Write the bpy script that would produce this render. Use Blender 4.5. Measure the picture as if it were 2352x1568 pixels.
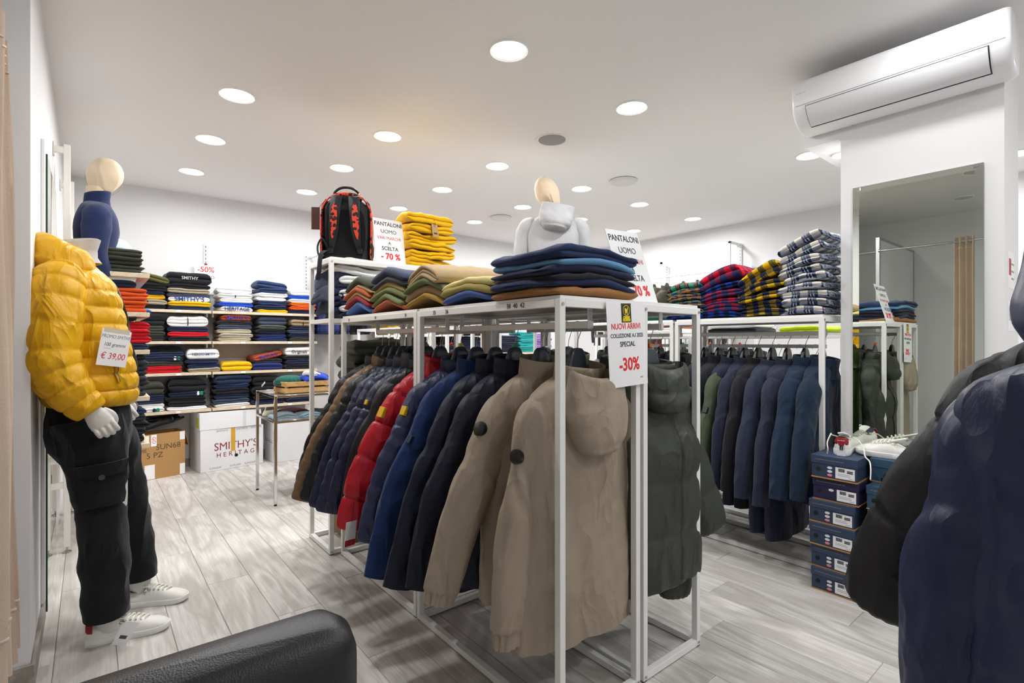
import bpy, bmesh, math, random
import numpy as np
from mathutils import Vector, Matrix, Euler

for o in list(bpy.data.objects):
    bpy.data.objects.remove(o, do_unlink=True)
SC = bpy.context.scene
COL = SC.collection
PI = math.pi
R = math.radians

# ------------------------------------------------------------------ camera
cam_d = bpy.data.cameras.new('camera')
cam_d.sensor_width = 36.0
cam_d.lens = 36.0 * 1190.0 / 2352.0
cam_d.shift_y = 1.0 / 2352.0
cam_d.clip_start = 0.03
cam = bpy.data.objects.new('camera', cam_d)
COL.objects.link(cam)
cam.location = (0, 0, 1.25)
cam.rotation_euler = (R(90), 0, R(-39.2))
SC.camera = cam

# ------------------------------------------------------------------ world, exposure
W = bpy.data.worlds.new('world'); SC.world = W; W.use_nodes = True
W.node_tree.nodes['Background'].inputs[0].default_value = (0.9, 0.93, 1.0, 1)
W.node_tree.nodes['Background'].inputs[1].default_value = 0.25
SC.view_settings.view_transform = 'Standard'
SC.view_settings.look = 'None'
SC.view_settings.gamma = 1.0
SC.view_settings.use_curve_mapping = False
SC.view_settings.exposure = 0.0
SC.cycles.use_denoising = True
SC.cycles.use_adaptive_sampling = True
SC.cycles.adaptive_threshold = 0.04
SC.cycles.max_bounces = 6
SC.cycles.diffuse_bounces = 4
SC.cycles.sample_clamp_indirect = 8.0
LAMP_W = 11.2          # watts of each ceiling downlight
LAMP_COL = (1.0, 0.995, 0.985)

CEIL = 2.74

# ------------------------------------------------------------------ object helpers
def link(o):
    COL.objects.link(o); return o

def tag(o, label, cat, group=None):
    o['label'] = label; o['category'] = cat
    if group: o['group'] = group
    return o

def thing(name, label, cat, loc=(0, 0, 0), rz=0.0, group=None, rot=None):
    o = link(bpy.data.objects.new(name, None))
    o.empty_display_size = 0.05
    o.location = loc
    o.rotation_euler = rot if rot else (0, 0, rz)
    return tag(o, label, cat, group)

def dup(root, loc=None, rz=None, label=None, group=None, parent=None):
    r = root.copy(); COL.objects.link(r)
    if parent is not None: r.parent = parent
    if loc is not None: r.location = loc
    if rz is not None: r.rotation_euler = (0, 0, rz)
    if label: r['label'] = label
    if group: r['group'] = group
    for ch in list(root.children):
        dup(ch, parent=r)
    return r

class MB:
    """mesh builder: collects shapes for ONE mesh"""
    def __init__(s): s.v = []; s.f = []; s.n = 0
    def add(s, V, F):
        V = np.asarray(V, float).reshape(-1, 3)
        s.v.append(V); b = s.n
        s.f.extend([tuple(int(i) + b for i in f) for f in F]); s.n += len(V)
        return s
    def box(s, a, b, M=None, bev=0.0):
        (x0, y0, z0), (x1, y1, z1) = a, b
        if bev > 0:
            e = bev
            V = []
            for sx, X in ((-1, (x0, x1)), ):
                pass
            pts = []
            for ix, x in ((1, x0), (-1, x1)):
                for iy, y in ((1, y0), (-1, y1)):
                    for iz, z in ((1, z0), (-1, z1)):
                        pts += [(x, y + iy*e, z + iz*e), (x + ix*e, y, z + iz*e), (x + ix*e, y + iy*e, z)]
            V = np.array(pts)
            def vi(ix, iy, iz, k): return ((ix*2 + iy)*2 + iz)*3 + k
            F = [[vi(0,0,0,0), vi(0,0,1,0), vi(0,1,1,0), vi(0,1,0,0)], [vi(1,0,0,0), vi(1,1,0,0), vi(1,1,1,0), vi(1,0,1,0)],
                 [vi(0,0,0,1), vi(1,0,0,1), vi(1,0,1,1), vi(0,0,1,1)], [vi(0,1,0,1), vi(0,1,1,1), vi(1,1,1,1), vi(1,1,0,1)],
                 [vi(0,0,0,2), vi(0,1,0,2), vi(1,1,0,2), vi(1,0,0,2)], [vi(0,0,1,2), vi(1,0,1,2), vi(1,1,1,2), vi(0,1,1,2)]]
            for ix in (0, 1):
                for iy in (0, 1):
                    a_, b_, c_, d_ = vi(ix,iy,0,0), vi(ix,iy,0,1), vi(ix,iy,1,1), vi(ix,iy,1,0)
                    F.append([a_, b_, c_, d_] if (ix+iy) % 2 == 0 else [a_, d_, c_, b_])
                for iz in (0, 1):
                    a_, b_, c_, d_ = vi(ix,0,iz,0), vi(ix,0,iz,2), vi(ix,1,iz,2), vi(ix,1,iz,0)
                    F.append([a_, d_, c_, b_] if (ix+iz) % 2 == 0 else [a_, b_, c_, d_])
            for iy in (0, 1):
                for iz in (0, 1):
                    a_, b_, c_, d_ = vi(0,iy,iz,1), vi(0,iy,iz,2), vi(1,iy,iz,2), vi(1,iy,iz,1)
                    F.append([a_, b_, c_, d_] if (iy+iz) % 2 == 0 else [a_, d_, c_, b_])
            for ix in (0, 1):
                for iy in (0, 1):
                    for iz in (0, 1):
                        t = [vi(ix,iy,iz,0), vi(ix,iy,iz,2), vi(ix,iy,iz,1)]
                        F.append(t if (ix+iy+iz) % 2 == 0 else t[::-1])
        else:
            V = np.array([(x0,y0,z0),(x1,y0,z0),(x1,y1,z0),(x0,y1,z0),(x0,y0,z1),(x1,y0,z1),(x1,y1,z1),(x0,y1,z1)])
            F = [(3,2,1,0),(4,5,6,7),(0,1,5,4),(1,2,6,5),(2,3,7,6),(3,0,4,7)]
        if M is not None: V = xf(V, M)
        return s.add(V, F)
    def loft(s, rings, cap0=True, cap1=True, closed=True):
        rings = np.asarray(rings, float); r, n, _ = rings.shape
        F = []
        m = n if closed else n - 1
        for i in range(r - 1):
            for j in range(m):
                k = (j + 1) % n
                F.append((i*n + j, i*n + k, (i+1)*n + k, (i+1)*n + j))
        V = rings.reshape(-1, 3)
        if closed and cap0: F.append(tuple(range(n))[::-1])
        if closed and cap1: F.append(tuple((r-1)*n + j for j in range(n)))
        return s.add(V, F)
    def tube(s, pts, rad, n=8, cap=True, flat=None):
        """round tube along pts; rad number or list; flat scales the second axis"""
        return s.loft(tube_rings(pts, rad, n, flat), cap, cap)
    def cyl(s, p0, p1, r, n=16, r1=None):
        return s.tube([p0, p1], [r, r if r1 is None else r1], n)
    def lathe(s, prof, n=24, M=None):
        a = np.linspace(0, 2*PI, n, endpoint=False)
        rings = np.array([[(r*math.cos(t), r*math.sin(t), z) for t in a] for r, z in prof])
        if M is not None: rings = xf(rings.reshape(-1, 3), M).reshape(rings.shape)
        return s.loft(rings, True, True)
    def grid(s, P, thick=0.0):
        """surface of points P (r,c,3), optionally with thickness along its normals"""
        P = np.asarray(P, float); r, c, _ = P.shape
        F = [(i*c+j, i*c+j+1, (i+1)*c+j+1, (i+1)*c+j) for i in range(r-1) for j in range(c-1)]
        if thick:
            du = np.gradient(P, axis=1); dv = np.gradient(P, axis=0)
            N = np.cross(du, dv); N /= (np.linalg.norm(N, axis=2, keepdims=True) + 1e-9)
            Q = P - N*thick; o = r*c
            G = [tuple(i + o for i in f[::-1]) for f in F]
            E = []
            for j in range(c-1):
                E.append((j+1, j, o+j, o+j+1)); b = (r-1)*c
                E.append((b+j, b+j+1, o+b+j+1, o+b+j))
            for i in range(r-1):
                E.append((i*c, (i+1)*c, o+(i+1)*c, o+i*c)); b = c-1
                E.append(((i+1)*c+b, i*c+b, o+i*c+b, o+(i+1)*c+b))
            return s.add(np.concatenate([P.reshape(-1, 3), Q.reshape(-1, 3)]), F + G + E)
        return s.add(P.reshape(-1, 3), F)
    def verts(s): return np.concatenate(s.v) if s.v else np.zeros((0, 3))
    def mesh(s, name, m=None, sharp=38):
        me = bpy.data.meshes.new(name)
        me.from_pydata(s.verts().tolist(), [], s.f)
        me.polygons.foreach_set('use_smooth', [True]*len(me.polygons))
        me.update()
        if sharp: me.set_sharp_from_angle(angle=R(sharp))
        if m: me.materials.append(m)
        return me

def xf(V, M):
    V = np.asarray(V, float); A = np.array(M)
    return V @ A[:3, :3].T + A[:3, 3]

def T(x=0, y=0, z=0, rx=0, ry=0, rz=0, s=1.0):
    return Matrix.Translation((x, y, z)) @ Euler((R(rx), R(ry), R(rz))).to_matrix().to_4x4() @ Matrix.Scale(s, 4)

def tube_rings(pts, rad, n=8, flat=None, up=None):
    P = np.asarray(pts, float); m = len(P)
    rad = np.full(m, rad) if np.isscalar(rad) else np.asarray(rad, float)
    fl = np.ones(m) if flat is None else (np.full(m, flat) if np.isscalar(flat) else np.asarray(flat, float))
    Tn = np.gradient(P, axis=0); Tn /= np.linalg.norm(Tn, axis=1, keepdims=True) + 1e-12
    if up is None:
        up = np.array([0, 0, 1.0]) if abs(Tn[0][2]) < 0.9 else np.array([0, 1.0, 0])
    up = np.asarray(up, float)
    a = np.linspace(0, 2*PI, n, endpoint=False)
    out = []
    for i in range(m):
        B = np.cross(Tn[i], up); nb = np.linalg.norm(B)
        if nb < 1e-6: B = np.array([1.0, 0, 0])
        else: B = B/nb
        U = np.cross(B, Tn[i]); U /= np.linalg.norm(U) + 1e-12; up = U
        out.append(P[i] + np.outer(np.cos(a), B)*rad[i] + np.outer(np.sin(a), U)*rad[i]*fl[i])
    return np.array(out)

def part(name, mb, m, parent=None, loc=None, rot=None, label=None, sharp=38):
    o = link(bpy.data.objects.new(name, mb.mesh(name, m, sharp) if isinstance(mb, MB) else mb))
    if parent is not None: o.parent = parent
    if loc is not None: o.location = loc
    if rot is not None: o.rotation_euler = rot
    if label: o['label'] = label
    return o

def inst(name, me, parent=None, loc=(0, 0, 0), rot=(0, 0, 0), scale=None):
    o = link(bpy.data.objects.new(name, me)); o.location = loc; o.rotation_euler = rot
    if scale: o.scale = scale
    if parent is not None: o.parent = parent
    return o

def struct(name, mb, m, parent=None):
    o = part(name, mb, m, parent)
    if parent is None: o['kind'] = 'structure'
    return o

def spl(x, xk, yk):
    """smooth interpolation through knots (Catmull-Rom)"""
    xk = np.asarray(xk, float); yk = np.asarray(yk, float); x = np.asarray(x, float)
    d = np.gradient(yk, xk)
    i = np.clip(np.searchsorted(xk, x) - 1, 0, len(xk) - 2)
    h = xk[i+1] - xk[i]; t = np.clip((x - xk[i])/h, 0, 1)
    return (2*t**3 - 3*t**2 + 1)*yk[i] + (t**3 - 2*t**2 + t)*h*d[i] + (-2*t**3 + 3*t**2)*yk[i+1] + (t**3 - t**2)*h*d[i+1]

def splp(n, pts):
    pts = np.asarray(pts, float); k = np.linspace(0, 1, len(pts)); t = np.linspace(0, 1, n)
    return np.stack([spl(t, k, pts[:, c]) for c in range(pts.shape[1])], 1)

def wob(P, seed, f, n=5):
    """cheap smooth noise in [-1,1] at points P"""
    rg = np.random.RandomState(abs(int(seed)) + 1000); P = np.asarray(P, float)
    s = np.zeros(P.shape[:-1])
    for _ in range(n):
        d = rg.normal(size=3); d = d/np.linalg.norm(d)*f*rg.uniform(0.6, 1.5)
        s += np.sin(P @ d + rg.uniform(0, 6.28))
    return s/(n*0.62)

def crs(P, seed, f, an=(1, 1, 1), n=4):
    """creased-cloth noise: broad smooth panels between sharp valleys"""
    rg = np.random.RandomState(abs(int(seed)) + 2000); P = np.asarray(P, float)*np.array(an)
    W_ = P + .012*np.stack([wob(P, seed + 5, f*.5, 3), wob(P, seed + 6, f*.5, 3), wob(P, seed + 7, f*.5, 3)], -1)
    s = np.zeros(P.shape[:-1])
    for _ in range(n):
        d = rg.normal(size=3); d = d/np.linalg.norm(d)*f*rg.uniform(0.6, 1.4)
        s += np.abs(np.sin(W_ @ d + rg.uniform(0, 6.28))) * (0.5 + 0.5*np.sin(P @ rg.normal(size=3)*f*.25 + rg.uniform(0, 6.28)))
    return s/n*2 - .62

ORD = ['bottom', 'second', 'third', 'fourth', 'fifth', 'sixth', 'seventh', 'eighth', 'ninth', 'tenth']

# ------------------------------------------------------------------ materials
def lin(h):
    h = h.lstrip('#'); c = [int(h[i:i+2], 16)/255 for i in (0, 2, 4)]
    return tuple(x/12.92 if x <= 0.04045 else ((x + 0.055)/1.055)**2.4 for x in c) + (1.0,)

MATS = {}
def nmat(name):
    m = bpy.data.materials.new(name); m.use_nodes = True
    nt = m.node_tree; b = nt.nodes['Principled BSDF']
    return m, nt, b

def N(nt, t, **kw):
    n = nt.nodes.new(t)
    for k, v in kw.items():
        if k.startswith('_'): setattr(n, k[1:], v)
        else:
            key = k.replace('__', ' ')
            n.inputs[int(key[1:]) if key[0] == 'i' and key[1:].isdigit() else key].default_value = v
    return n

def plain(h, rough=0.5, metal=0.0, spec=0.5, key=None, **kw):
    k = key or ('plain', h, rough, metal, spec, tuple(sorted(kw.items())))
    if k in MATS: return MATS[k]
    m, nt, b = nmat('plain_' + h)
    b.inputs['Base Color'].default_value = lin(h)
    b.inputs['Roughness'].default_value = rough; b.inputs['Metallic'].default_value = metal
    b.inputs['Specular IOR Level'].default_value = spec
    for a, v in kw.items(): b.inputs[a.replace('_', ' ')].default_value = v
    MATS[k] = m; return m

def cloth(h, rough=0.85, kind='knit', scale=1.0, vary=0.18):
    """woven or knitted fabric: colour mottling and fine relief"""
    k = ('cloth', h, rough, kind, scale, vary)
    if k in MATS: return MATS[k]
    m, nt, b = nmat('cloth_' + kind + '_' + h); L = nt.links.new
    tc = N(nt, 'ShaderNodeTexCoord')
    c = lin(h)
    n1 = N(nt, 'ShaderNodeTexNoise', Scale=14*scale, Detail=4.0)
    L(tc.outputs['Object'], n1.inputs['Vector'])
    mx = N(nt, 'ShaderNodeMixRGB'); mx.blend_type = 'MIX'
    mx.inputs[1].default_value = tuple(x*(1 - vary) for x in c[:3]) + (1,)
    mx.inputs[2].default_value = tuple(min(1, x*(1 + vary) + 0.003) for x in c[:3]) + (1,)
    L(n1.outputs[0], mx.inputs[0]); L(mx.outputs[0], b.inputs['Base Color'])
    b.inputs['Roughness'].default_value = rough
    b.inputs['Specular IOR Level'].default_value = 0.25 if rough > 0.6 else (0.3 if kind == 'weave' else 0.42)
    bp = N(nt, 'ShaderNodeBump', Strength=0.25, Distance=0.004)
    if kind == 'cord':
        w = N(nt, 'ShaderNodeTexWave', Scale=90.0, Distortion=1.0); w.bands_direction = 'Y'
        L(tc.outputs['Object'], w.inputs['Vector']); L(w.outputs[0], bp.inputs['Height'])
    elif kind == 'rib':
        w = N(nt, 'ShaderNodeTexWave', Scale=60.0, Distortion=0.4); w.bands_direction = 'X'
        L(tc.outputs['Object'], w.inputs['Vector']); L(w.outputs[0], bp.inputs['Height'])
        bp.inputs['Strength'].default_value = 0.5
    elif kind == 'nylon':
        n2 = N(nt, 'ShaderNodeTexNoise', Scale=30.0*scale, Detail=5.0, Roughness=0.6)
        mp = N(nt, 'ShaderNodeMapping'); mp.inputs['Scale'].default_value = (1, 1, 0.45)
        L(tc.outputs['Object'], mp.inputs[0]); L(mp.outputs[0], n2.inputs['Vector'])
        L(n2.outputs[0], bp.inputs['Height']); bp.inputs['Strength'].default_value = 0.35; bp.inputs['Distance'].default_value = 0.008
    else:
        n2 = N(nt, 'ShaderNodeTexNoise', Scale=(260.0 if kind == 'knit' else 420.0)*scale, Detail=3.0)
        L(tc.outputs['Object'], n2.inputs['Vector']); L(n2.outputs[0], bp.inputs['Height'])
    if kind in ('nylon', 'weave') and scale >= .6:
        # soft wrinkles of thin cloth
        rn = N(nt, 'ShaderNodeTexNoise', Scale=7.0*scale, Detail=2.5, Roughness=0.55, Distortion=0.5); rn.noise_type = 'RIDGED_MULTIFRACTAL'; rn.inputs['Offset'].default_value = 0.9; rn.inputs['Gain'].default_value = 1.5
        mp3 = N(nt, 'ShaderNodeMapping'); mp3.inputs['Scale'].default_value = (1, 1, 0.5); mp3.inputs['Rotation'].default_value = (0.3, 0.25, 0)
        L(tc.outputs['Object'], mp3.inputs[0]); L(mp3.outputs[0], rn.inputs['Vector'])
        b2 = N(nt, 'ShaderNodeBump', Strength=0.5 if kind == 'weave' else 0.55, Distance=0.02); L(rn.outputs[0], b2.inputs['Height'])
        L(bp.outputs[0], b2.inputs['Normal']); bp = b2
    L(bp.outputs[0], b.inputs['Normal'])
    if rough > 0.6:
        b.inputs['Sheen Weight'].default_value = 0.12; b.inputs['Sheen Roughness'].default_value = 0.5
    MATS[k] = m; return m

def plaid(base, a, c, line=None, sc=1.0):
    """checked flannel woven from crossing bands"""
    k = ('plaid', base, a, c, line, sc)
    if k in MATS: return MATS[k]
    m, nt, b = nmat('plaid_' + base + a); L = nt.links.new
    tc = N(nt, 'ShaderNodeTexCoord'); sp = N(nt, 'ShaderNodeSeparateXYZ')
    nz = N(nt, 'ShaderNodeTexNoise', Scale=9.0, Detail=2.0)
    L(tc.outputs['Object'], nz.inputs['Vector'])
    ad = N(nt, 'ShaderNodeVectorMath'); ad.operation = 'MULTIPLY_ADD'
    L(nz.outputs[1], ad.inputs[0]); ad.inputs[1].default_value = (0.03, 0.03, 0.03); L(tc.outputs['Object'], ad.inputs[2])
    L(ad.outputs[0], sp.inputs[0])
    def mth(op, x, y=None, z=None):
        n = N(nt, 'ShaderNodeMath'); n.operation = op
        for i, v in enumerate((x, y, z)):
            if v is None: continue
            if isinstance(v, (int, float)): n.inputs[i].default_value = v
            else: L(v, n.inputs[i])
        return n.outputs[0]
    def band(sock, period, duty, ph):
        fr = mth('FRACT', mth('MULTIPLY_ADD', sock, 1.0/period, ph + 50.0))
        return mth('LESS_THAN', fr, duty)
    # second weaving direction runs over the folds: y and z together
    yz = mth('ADD', sp.outputs[1], mth('MULTIPLY', sp.outputs[2], 1.0))
    P = 0.072*sc
    bx = band(sp.outputs[0], P, 0.5, 0.1); by = band(yz, P, 0.5, 0.3)
    s = mth('ADD', bx, by)
    cr = N(nt, 'ShaderNodeValToRGB'); cr.color_ramp.interpolation = 'CONSTANT'
    e = cr.color_ramp.elements
    e[0].color = lin(base); e[0].position = 0.0
    mid = tuple((p + q)/2 for p, q in zip(lin(base), lin(c)))
    e[1].color = lin(a); e[1].position = 0.33
    e2 = cr.color_ramp.elements.new(0.7); e2.color = lin(c)
    L(mth('MULTIPLY', s, 0.5), cr.inputs[0])
    col = cr.outputs[0]
    if line:
        lx = mth('ADD', band(sp.outputs[0], P, 0.06, 0.35), band(sp.outputs[0], P, 0.05, 0.5)); ly = mth('ADD', band(yz, P, 0.06, 0.55), band(yz, P, 0.05, 0.7))
        mxx = N(nt, 'ShaderNodeMixRGB'); L(mth('MINIMUM', mth('ADD', lx, ly), 1.0), mxx.inputs[0])
        fac = mth('MULTIPLY', mth('MINIMUM', mth('ADD', lx, ly), 1.0), 0.75); L(fac, mxx.inputs[0])
        L(col, mxx.inputs[1]); mxx.inputs[2].default_value = lin(line); col = mxx.outputs[0]
    L(col, b.inputs['Base Color'])
    b.inputs['Roughness'].default_value = 0.9; b.inputs['Specular IOR Level'].default_value = 0.2
    n2 = N(nt, 'ShaderNodeTexNoise', Scale=300.0); bp = N(nt, 'ShaderNodeBump', Strength=0.2, Distance=0.003)
    L(tc.outputs['Object'], n2.inputs['Vector']); L(n2.outputs[0], bp.inputs['Height']); L(bp.outputs[0], b.inputs['Normal'])
    MATS[k] = m; return m

def leopard(base, spot):
    m, nt, b = nmat('leopard'); L = nt.links.new
    tc = N(nt, 'ShaderNodeTexCoord')
    nz = N(nt, 'ShaderNodeTexNoise', Scale=20.0); L(tc.outputs['Object'], nz.inputs['Vector'])
    ad = N(nt, 'ShaderNodeVectorMath'); ad.operation = 'MULTIPLY_ADD'
    L(nz.outputs[1], ad.inputs[0]); ad.inputs[1].default_value = (0.02, 0.02, 0.02); L(tc.outputs['Object'], ad.inputs[2])
    vo = N(nt, 'ShaderNodeTexVoronoi', Scale=42.0); vo.feature = 'F1'; L(ad.outputs[0], vo.inputs['Vector'])
    cr = N(nt, 'ShaderNodeValToRGB'); e = cr.color_ramp.elements; cr.color_ramp.interpolation = 'CONSTANT'
    e[0].color = lin('3a2020'); e[0].position = 0
    e[1].color = lin(spot); e[1].position = 0.2
    x = cr.color_ramp.elements.new(0.46); x.color = lin(base)
    L(vo.outputs['Distance'], cr.inputs[0]); L(cr.outputs[0], b.inputs['Base Color'])
    b.inputs['Roughness'].default_value = 0.7
    return m

def woodmat(name, c1, c2, c3, rough=0.5, obj_rand=False, scale=(1, 1, 1), amt=1.0):
    """wood: long grain lines along local Y with cathedral figure"""
    m, nt, b = nmat(name); L = nt.links.new
    tc = N(nt, 'ShaderNodeTexCoord'); vec = tc.outputs['Object']
    if obj_rand:
        oi = N(nt, 'ShaderNodeObjectInfo')
        sc = N(nt, 'ShaderNodeVectorMath'); sc.operation = 'SCALE'; sc.inputs['Scale'].default_value = 37.0
        cmb = N(nt, 'ShaderNodeCombineXYZ')
        for i in range(3): L(oi.outputs['Random'], cmb.inputs[i])
        L(cmb.outputs[0], sc.inputs[0])
        ad = N(nt, 'ShaderNodeVectorMath'); ad.operation = 'ADD'; L(vec, ad.inputs[0]); L(sc.outputs[0], ad.inputs[1]); vec = ad.outputs[0]
    mp = N(nt, 'ShaderNodeMapping'); mp.inputs['Scale'].default_value = (scale[0]*1.0, scale[1]*0.16, scale[2]*1.0); L(vec, mp.inputs[0])
    n1 = N(nt, 'ShaderNodeTexNoise', Scale=5.0, Detail=3.0, Roughness=0.5, Distortion=0.6); L(mp.outputs[0], n1.inputs['Vector'])
    # contour lines of a stretched noise read as cathedral grain
    mu = N(nt, 'ShaderNodeMath'); mu.operation = 'MULTIPLY'; mu.inputs[1].default_value = 13.0; L(n1.outputs[0], mu.inputs[0])
    fr = N(nt, 'ShaderNodeMath'); fr.operation = 'PINGPONG'; fr.inputs[1].default_value = 1.0; L(mu.outputs[0], fr.inputs[0])
    n2 = N(nt, 'ShaderNodeTexNoise', Scale=60.0, Detail=4.0, Roughness=0.7)
    mp2 = N(nt, 'ShaderNodeMapping'); mp2.inputs['Scale'].default_value = (scale[0]*1.6, scale[1]*0.06, scale[2]*1.0); L(vec, mp2.inputs[0]); L(mp2.outputs[0], n2.inputs['Vector'])
    cr = N(nt, 'ShaderNodeValToRGB'); e = cr.color_ramp.elements
    e[0].color = lin(c1); e[0].position = 0.1; e[1].color = lin(c2); e[1].position = 0.8
    L(fr.outputs[0], cr.inputs[0])
    mx = N(nt, 'ShaderNodeMixRGB'); mx.blend_type = 'MIX'
    cr2 = N(nt, 'ShaderNodeValToRGB'); e = cr2.color_ramp.elements
    e[0].position = 0.35; e[0].color = (0, 0, 0, 1); e[1].position = 0.7; e[1].color = (0.75*amt, 0.75*amt, 0.75*amt, 1)
    L(n2.outputs[0], cr2.inputs[0]); L(cr2.outputs[0], mx.inputs[0]); L(cr.outputs[0], mx.inputs[1]); mx.inputs[2].default_value = lin(c3)
    col = mx.outputs[0]
    if obj_rand:
        hv = N(nt, 'ShaderNodeHueSaturation'); mr = N(nt, 'ShaderNodeMapRange'); mr.inputs[3].default_value = 0.86; mr.inputs[4].default_value = 1.1
        L(oi.outputs['Random'], mr.inputs[0]); L(mr.outputs[0], hv.inputs['Value']); L(col, hv.inputs['Color']); col = hv.outputs[0]
    L(col, b.inputs['Base Color']); b.inputs['Roughness'].default_value = rough
    bp = N(nt, 'ShaderNodeBump', Strength=0.12, Distance=0.002); L(n2.outputs[0], bp.inputs['Height']); L(bp.outputs[0], b.inputs['Normal'])
    return m

def leather(h):
    m, nt, b = nmat('leather'); L = nt.links.new
    tc = N(nt, 'ShaderNodeTexCoord')
    v = N(nt, 'ShaderNodeTexVoronoi', Scale=420.0); L(tc.outputs['Object'], v.inputs['Vector'])
    n = N(nt, 'ShaderNodeTexNoise', Scale=25.0, Detail=4.0); L(tc.outputs['Object'], n.inputs['Vector'])
    ad = N(nt, 'ShaderNodeMath'); ad.operation = 'MULTIPLY_ADD'; L(n.outputs[0], ad.inputs[0]); ad.inputs[1].default_value = 1.4; L(v.outputs[0], ad.inputs[2])
    bp = N(nt, 'ShaderNodeBump', Strength=0.3, Distance=0.0008); L(ad.outputs[0], bp.inputs['Height']); L(bp.outputs[0], b.inputs['Normal'])
    b.inputs['Base Color'].default_value = lin(h); b.inputs['Roughness'].default_value = 0.42
    return m

def wallmat(name, h, rough=0.9, bump=0.04):
    m, nt, b = nmat(name); L = nt.links.new
    tc = N(nt, 'ShaderNodeTexCoord'); n = N(nt, 'ShaderNodeTexNoise', Scale=90.0, Detail=4.0); L(tc.outputs['Object'], n.inputs['Vector'])
    n0 = N(nt, 'ShaderNodeTexNoise', Scale=0.8, Detail=2.0); L(tc.outputs['Object'], n0.inputs['Vector'])
    mx = N(nt, 'ShaderNodeMixRGB'); c = lin(h); mx.inputs[1].default_value = tuple(x*0.97 for x in c[:3]) + (1,); mx.inputs[2].default_value = c
    L(n0.outputs[0], mx.inputs[0]); L(mx.outputs[0], b.inputs['Base Color'])
    bp = N(nt, 'ShaderNodeBump', Strength=bump, Distance=0.002); L(n.outputs[0], bp.inputs['Height']); L(bp.outputs[0], b.inputs['Normal'])
    b.inputs['Roughness'].default_value = rough; b.inputs['Specular IOR Level'].default_value = 0.2
    return m

M_WALL = wallmat('white_wall_paint', 'ebebec')
M_CEIL = wallmat('white_ceiling_paint', 'f3f2f2')
M_FLOOR = woodmat('grey_oak_laminate', 'c4c0bb', 'e2dfdc', 'b3aea8', 0.42, True)
M_SKIRT = woodmat('grey_oak_skirting', '9d958d', 'b4aca4', '8a827a', 0.5)
M_OAK = woodmat('pale_oak_shelf', 'd8c6ad', 'e2d3bd', 'cbb79b', 0.5, amt=0.6)
M_DARKWOOD = woodmat('grey_wood_board', '8d8178', 'a3978d', '7a7068', 0.6, amt=0.7)
M_CRATE = woodmat('pine_crate', 'd3a466', 'e0b67c', 'b78649', 0.6, amt=0.6)
M_RACK = plain('f1f1ef', 0.35)
M_WHITE = plain('f2f2f2', 0.4)
M_PAPER = plain('f6f6f8', 0.55)
M_ACR = plain('f4f5f7', 0.12)
M_CHROME = plain('d8d9dc', 0.12, 1.0)
M_STEEL = plain('b4b6b8', 0.28, 1.0)
M_ALU = plain('b9bcbf', 0.4, 1.0)
M_BLACKP = plain('17191d', 0.28)
M_HANGER = plain('444b57', 0.22)
M_HANGERD = plain('14161a', 0.25)
M_DARK = plain('131316', 0.8)
M_RED = plain('e3262c', 0.6)
M_INK = plain('2a2c38', 0.6)
M_FINEINK = plain('8a8d96', 0.6)
M_MIRROR, _nt, _b = nmat('mirror_silver')
_b.inputs['Base Color'].default_value = (0.76, 0.80, 0.74, 1); _b.inputs['Metallic'].default_value = 1.0; _b.inputs['Roughness'].default_value = 0.0
M_GLASS, _nt, _b = nmat('clear_glass')
_b.inputs['Base Color'].default_value = (0.9, 0.97, 0.95, 1); _b.inputs['Roughness'].default_value = 0.02; _b.inputs['Transmission Weight'].default_value = 0.9; _b.inputs['IOR'].default_value = 1.45
M_EMIT, _nt, _b = nmat('lit_diffuser')
_b.inputs['Base Color'].default_value = (1, 1, 1, 1); _b.inputs['Emission Color'].default_value = LAMP_COL + (1,); _b.inputs['Emission Strength'].default_value = 9.0
M_LEATHER = leather('15171d')
# ================================================================== the setting
XL, YB, XR, XF, YR = -0.167, 6.10, 6.34, -1.48, -1.7   # left wall, back wall, right wall, fitting wall, rear wall
floor = struct('floor', MB().box((XF - .1, YR - .1, -0.06), (XR + .1, YB + .1, -0.012)), plain('6f6862', 0.8))
# laminate planks run along Y
PW, PL = 0.193, 1.285
_me = {}
def plank_mesh(l):
    k = round(l, 3)
    if k not in _me:
        _me[k] = MB().box((0.0006, 0.0006, -0.012), (PW - 0.0006, l - 0.0006, 0.0), bev=0.0022).mesh('plank', M_FLOOR, 25)
    return _me[k]
rg = random.Random(4)
x = XL - 7*PW + 0.06 - 0.001
row = 0
while x < XR:
    offs = (row*0.43) % 1.0
    y = YR - offs*PL
    while y < YB:
        y0, y1 = max(y, YR), min(y + PL, YB)
        # leave out boards wholly inside the solid wall block or under nothing the room shows
        if y1 - y0 > 0.03 and not (x + PW < XL - 0.2 and y0 > 2.6):
            inst('plank', plank_mesh(y1 - y0), floor, (x, y0, 0))
        y += PL
    x += PW; row += 1

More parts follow.
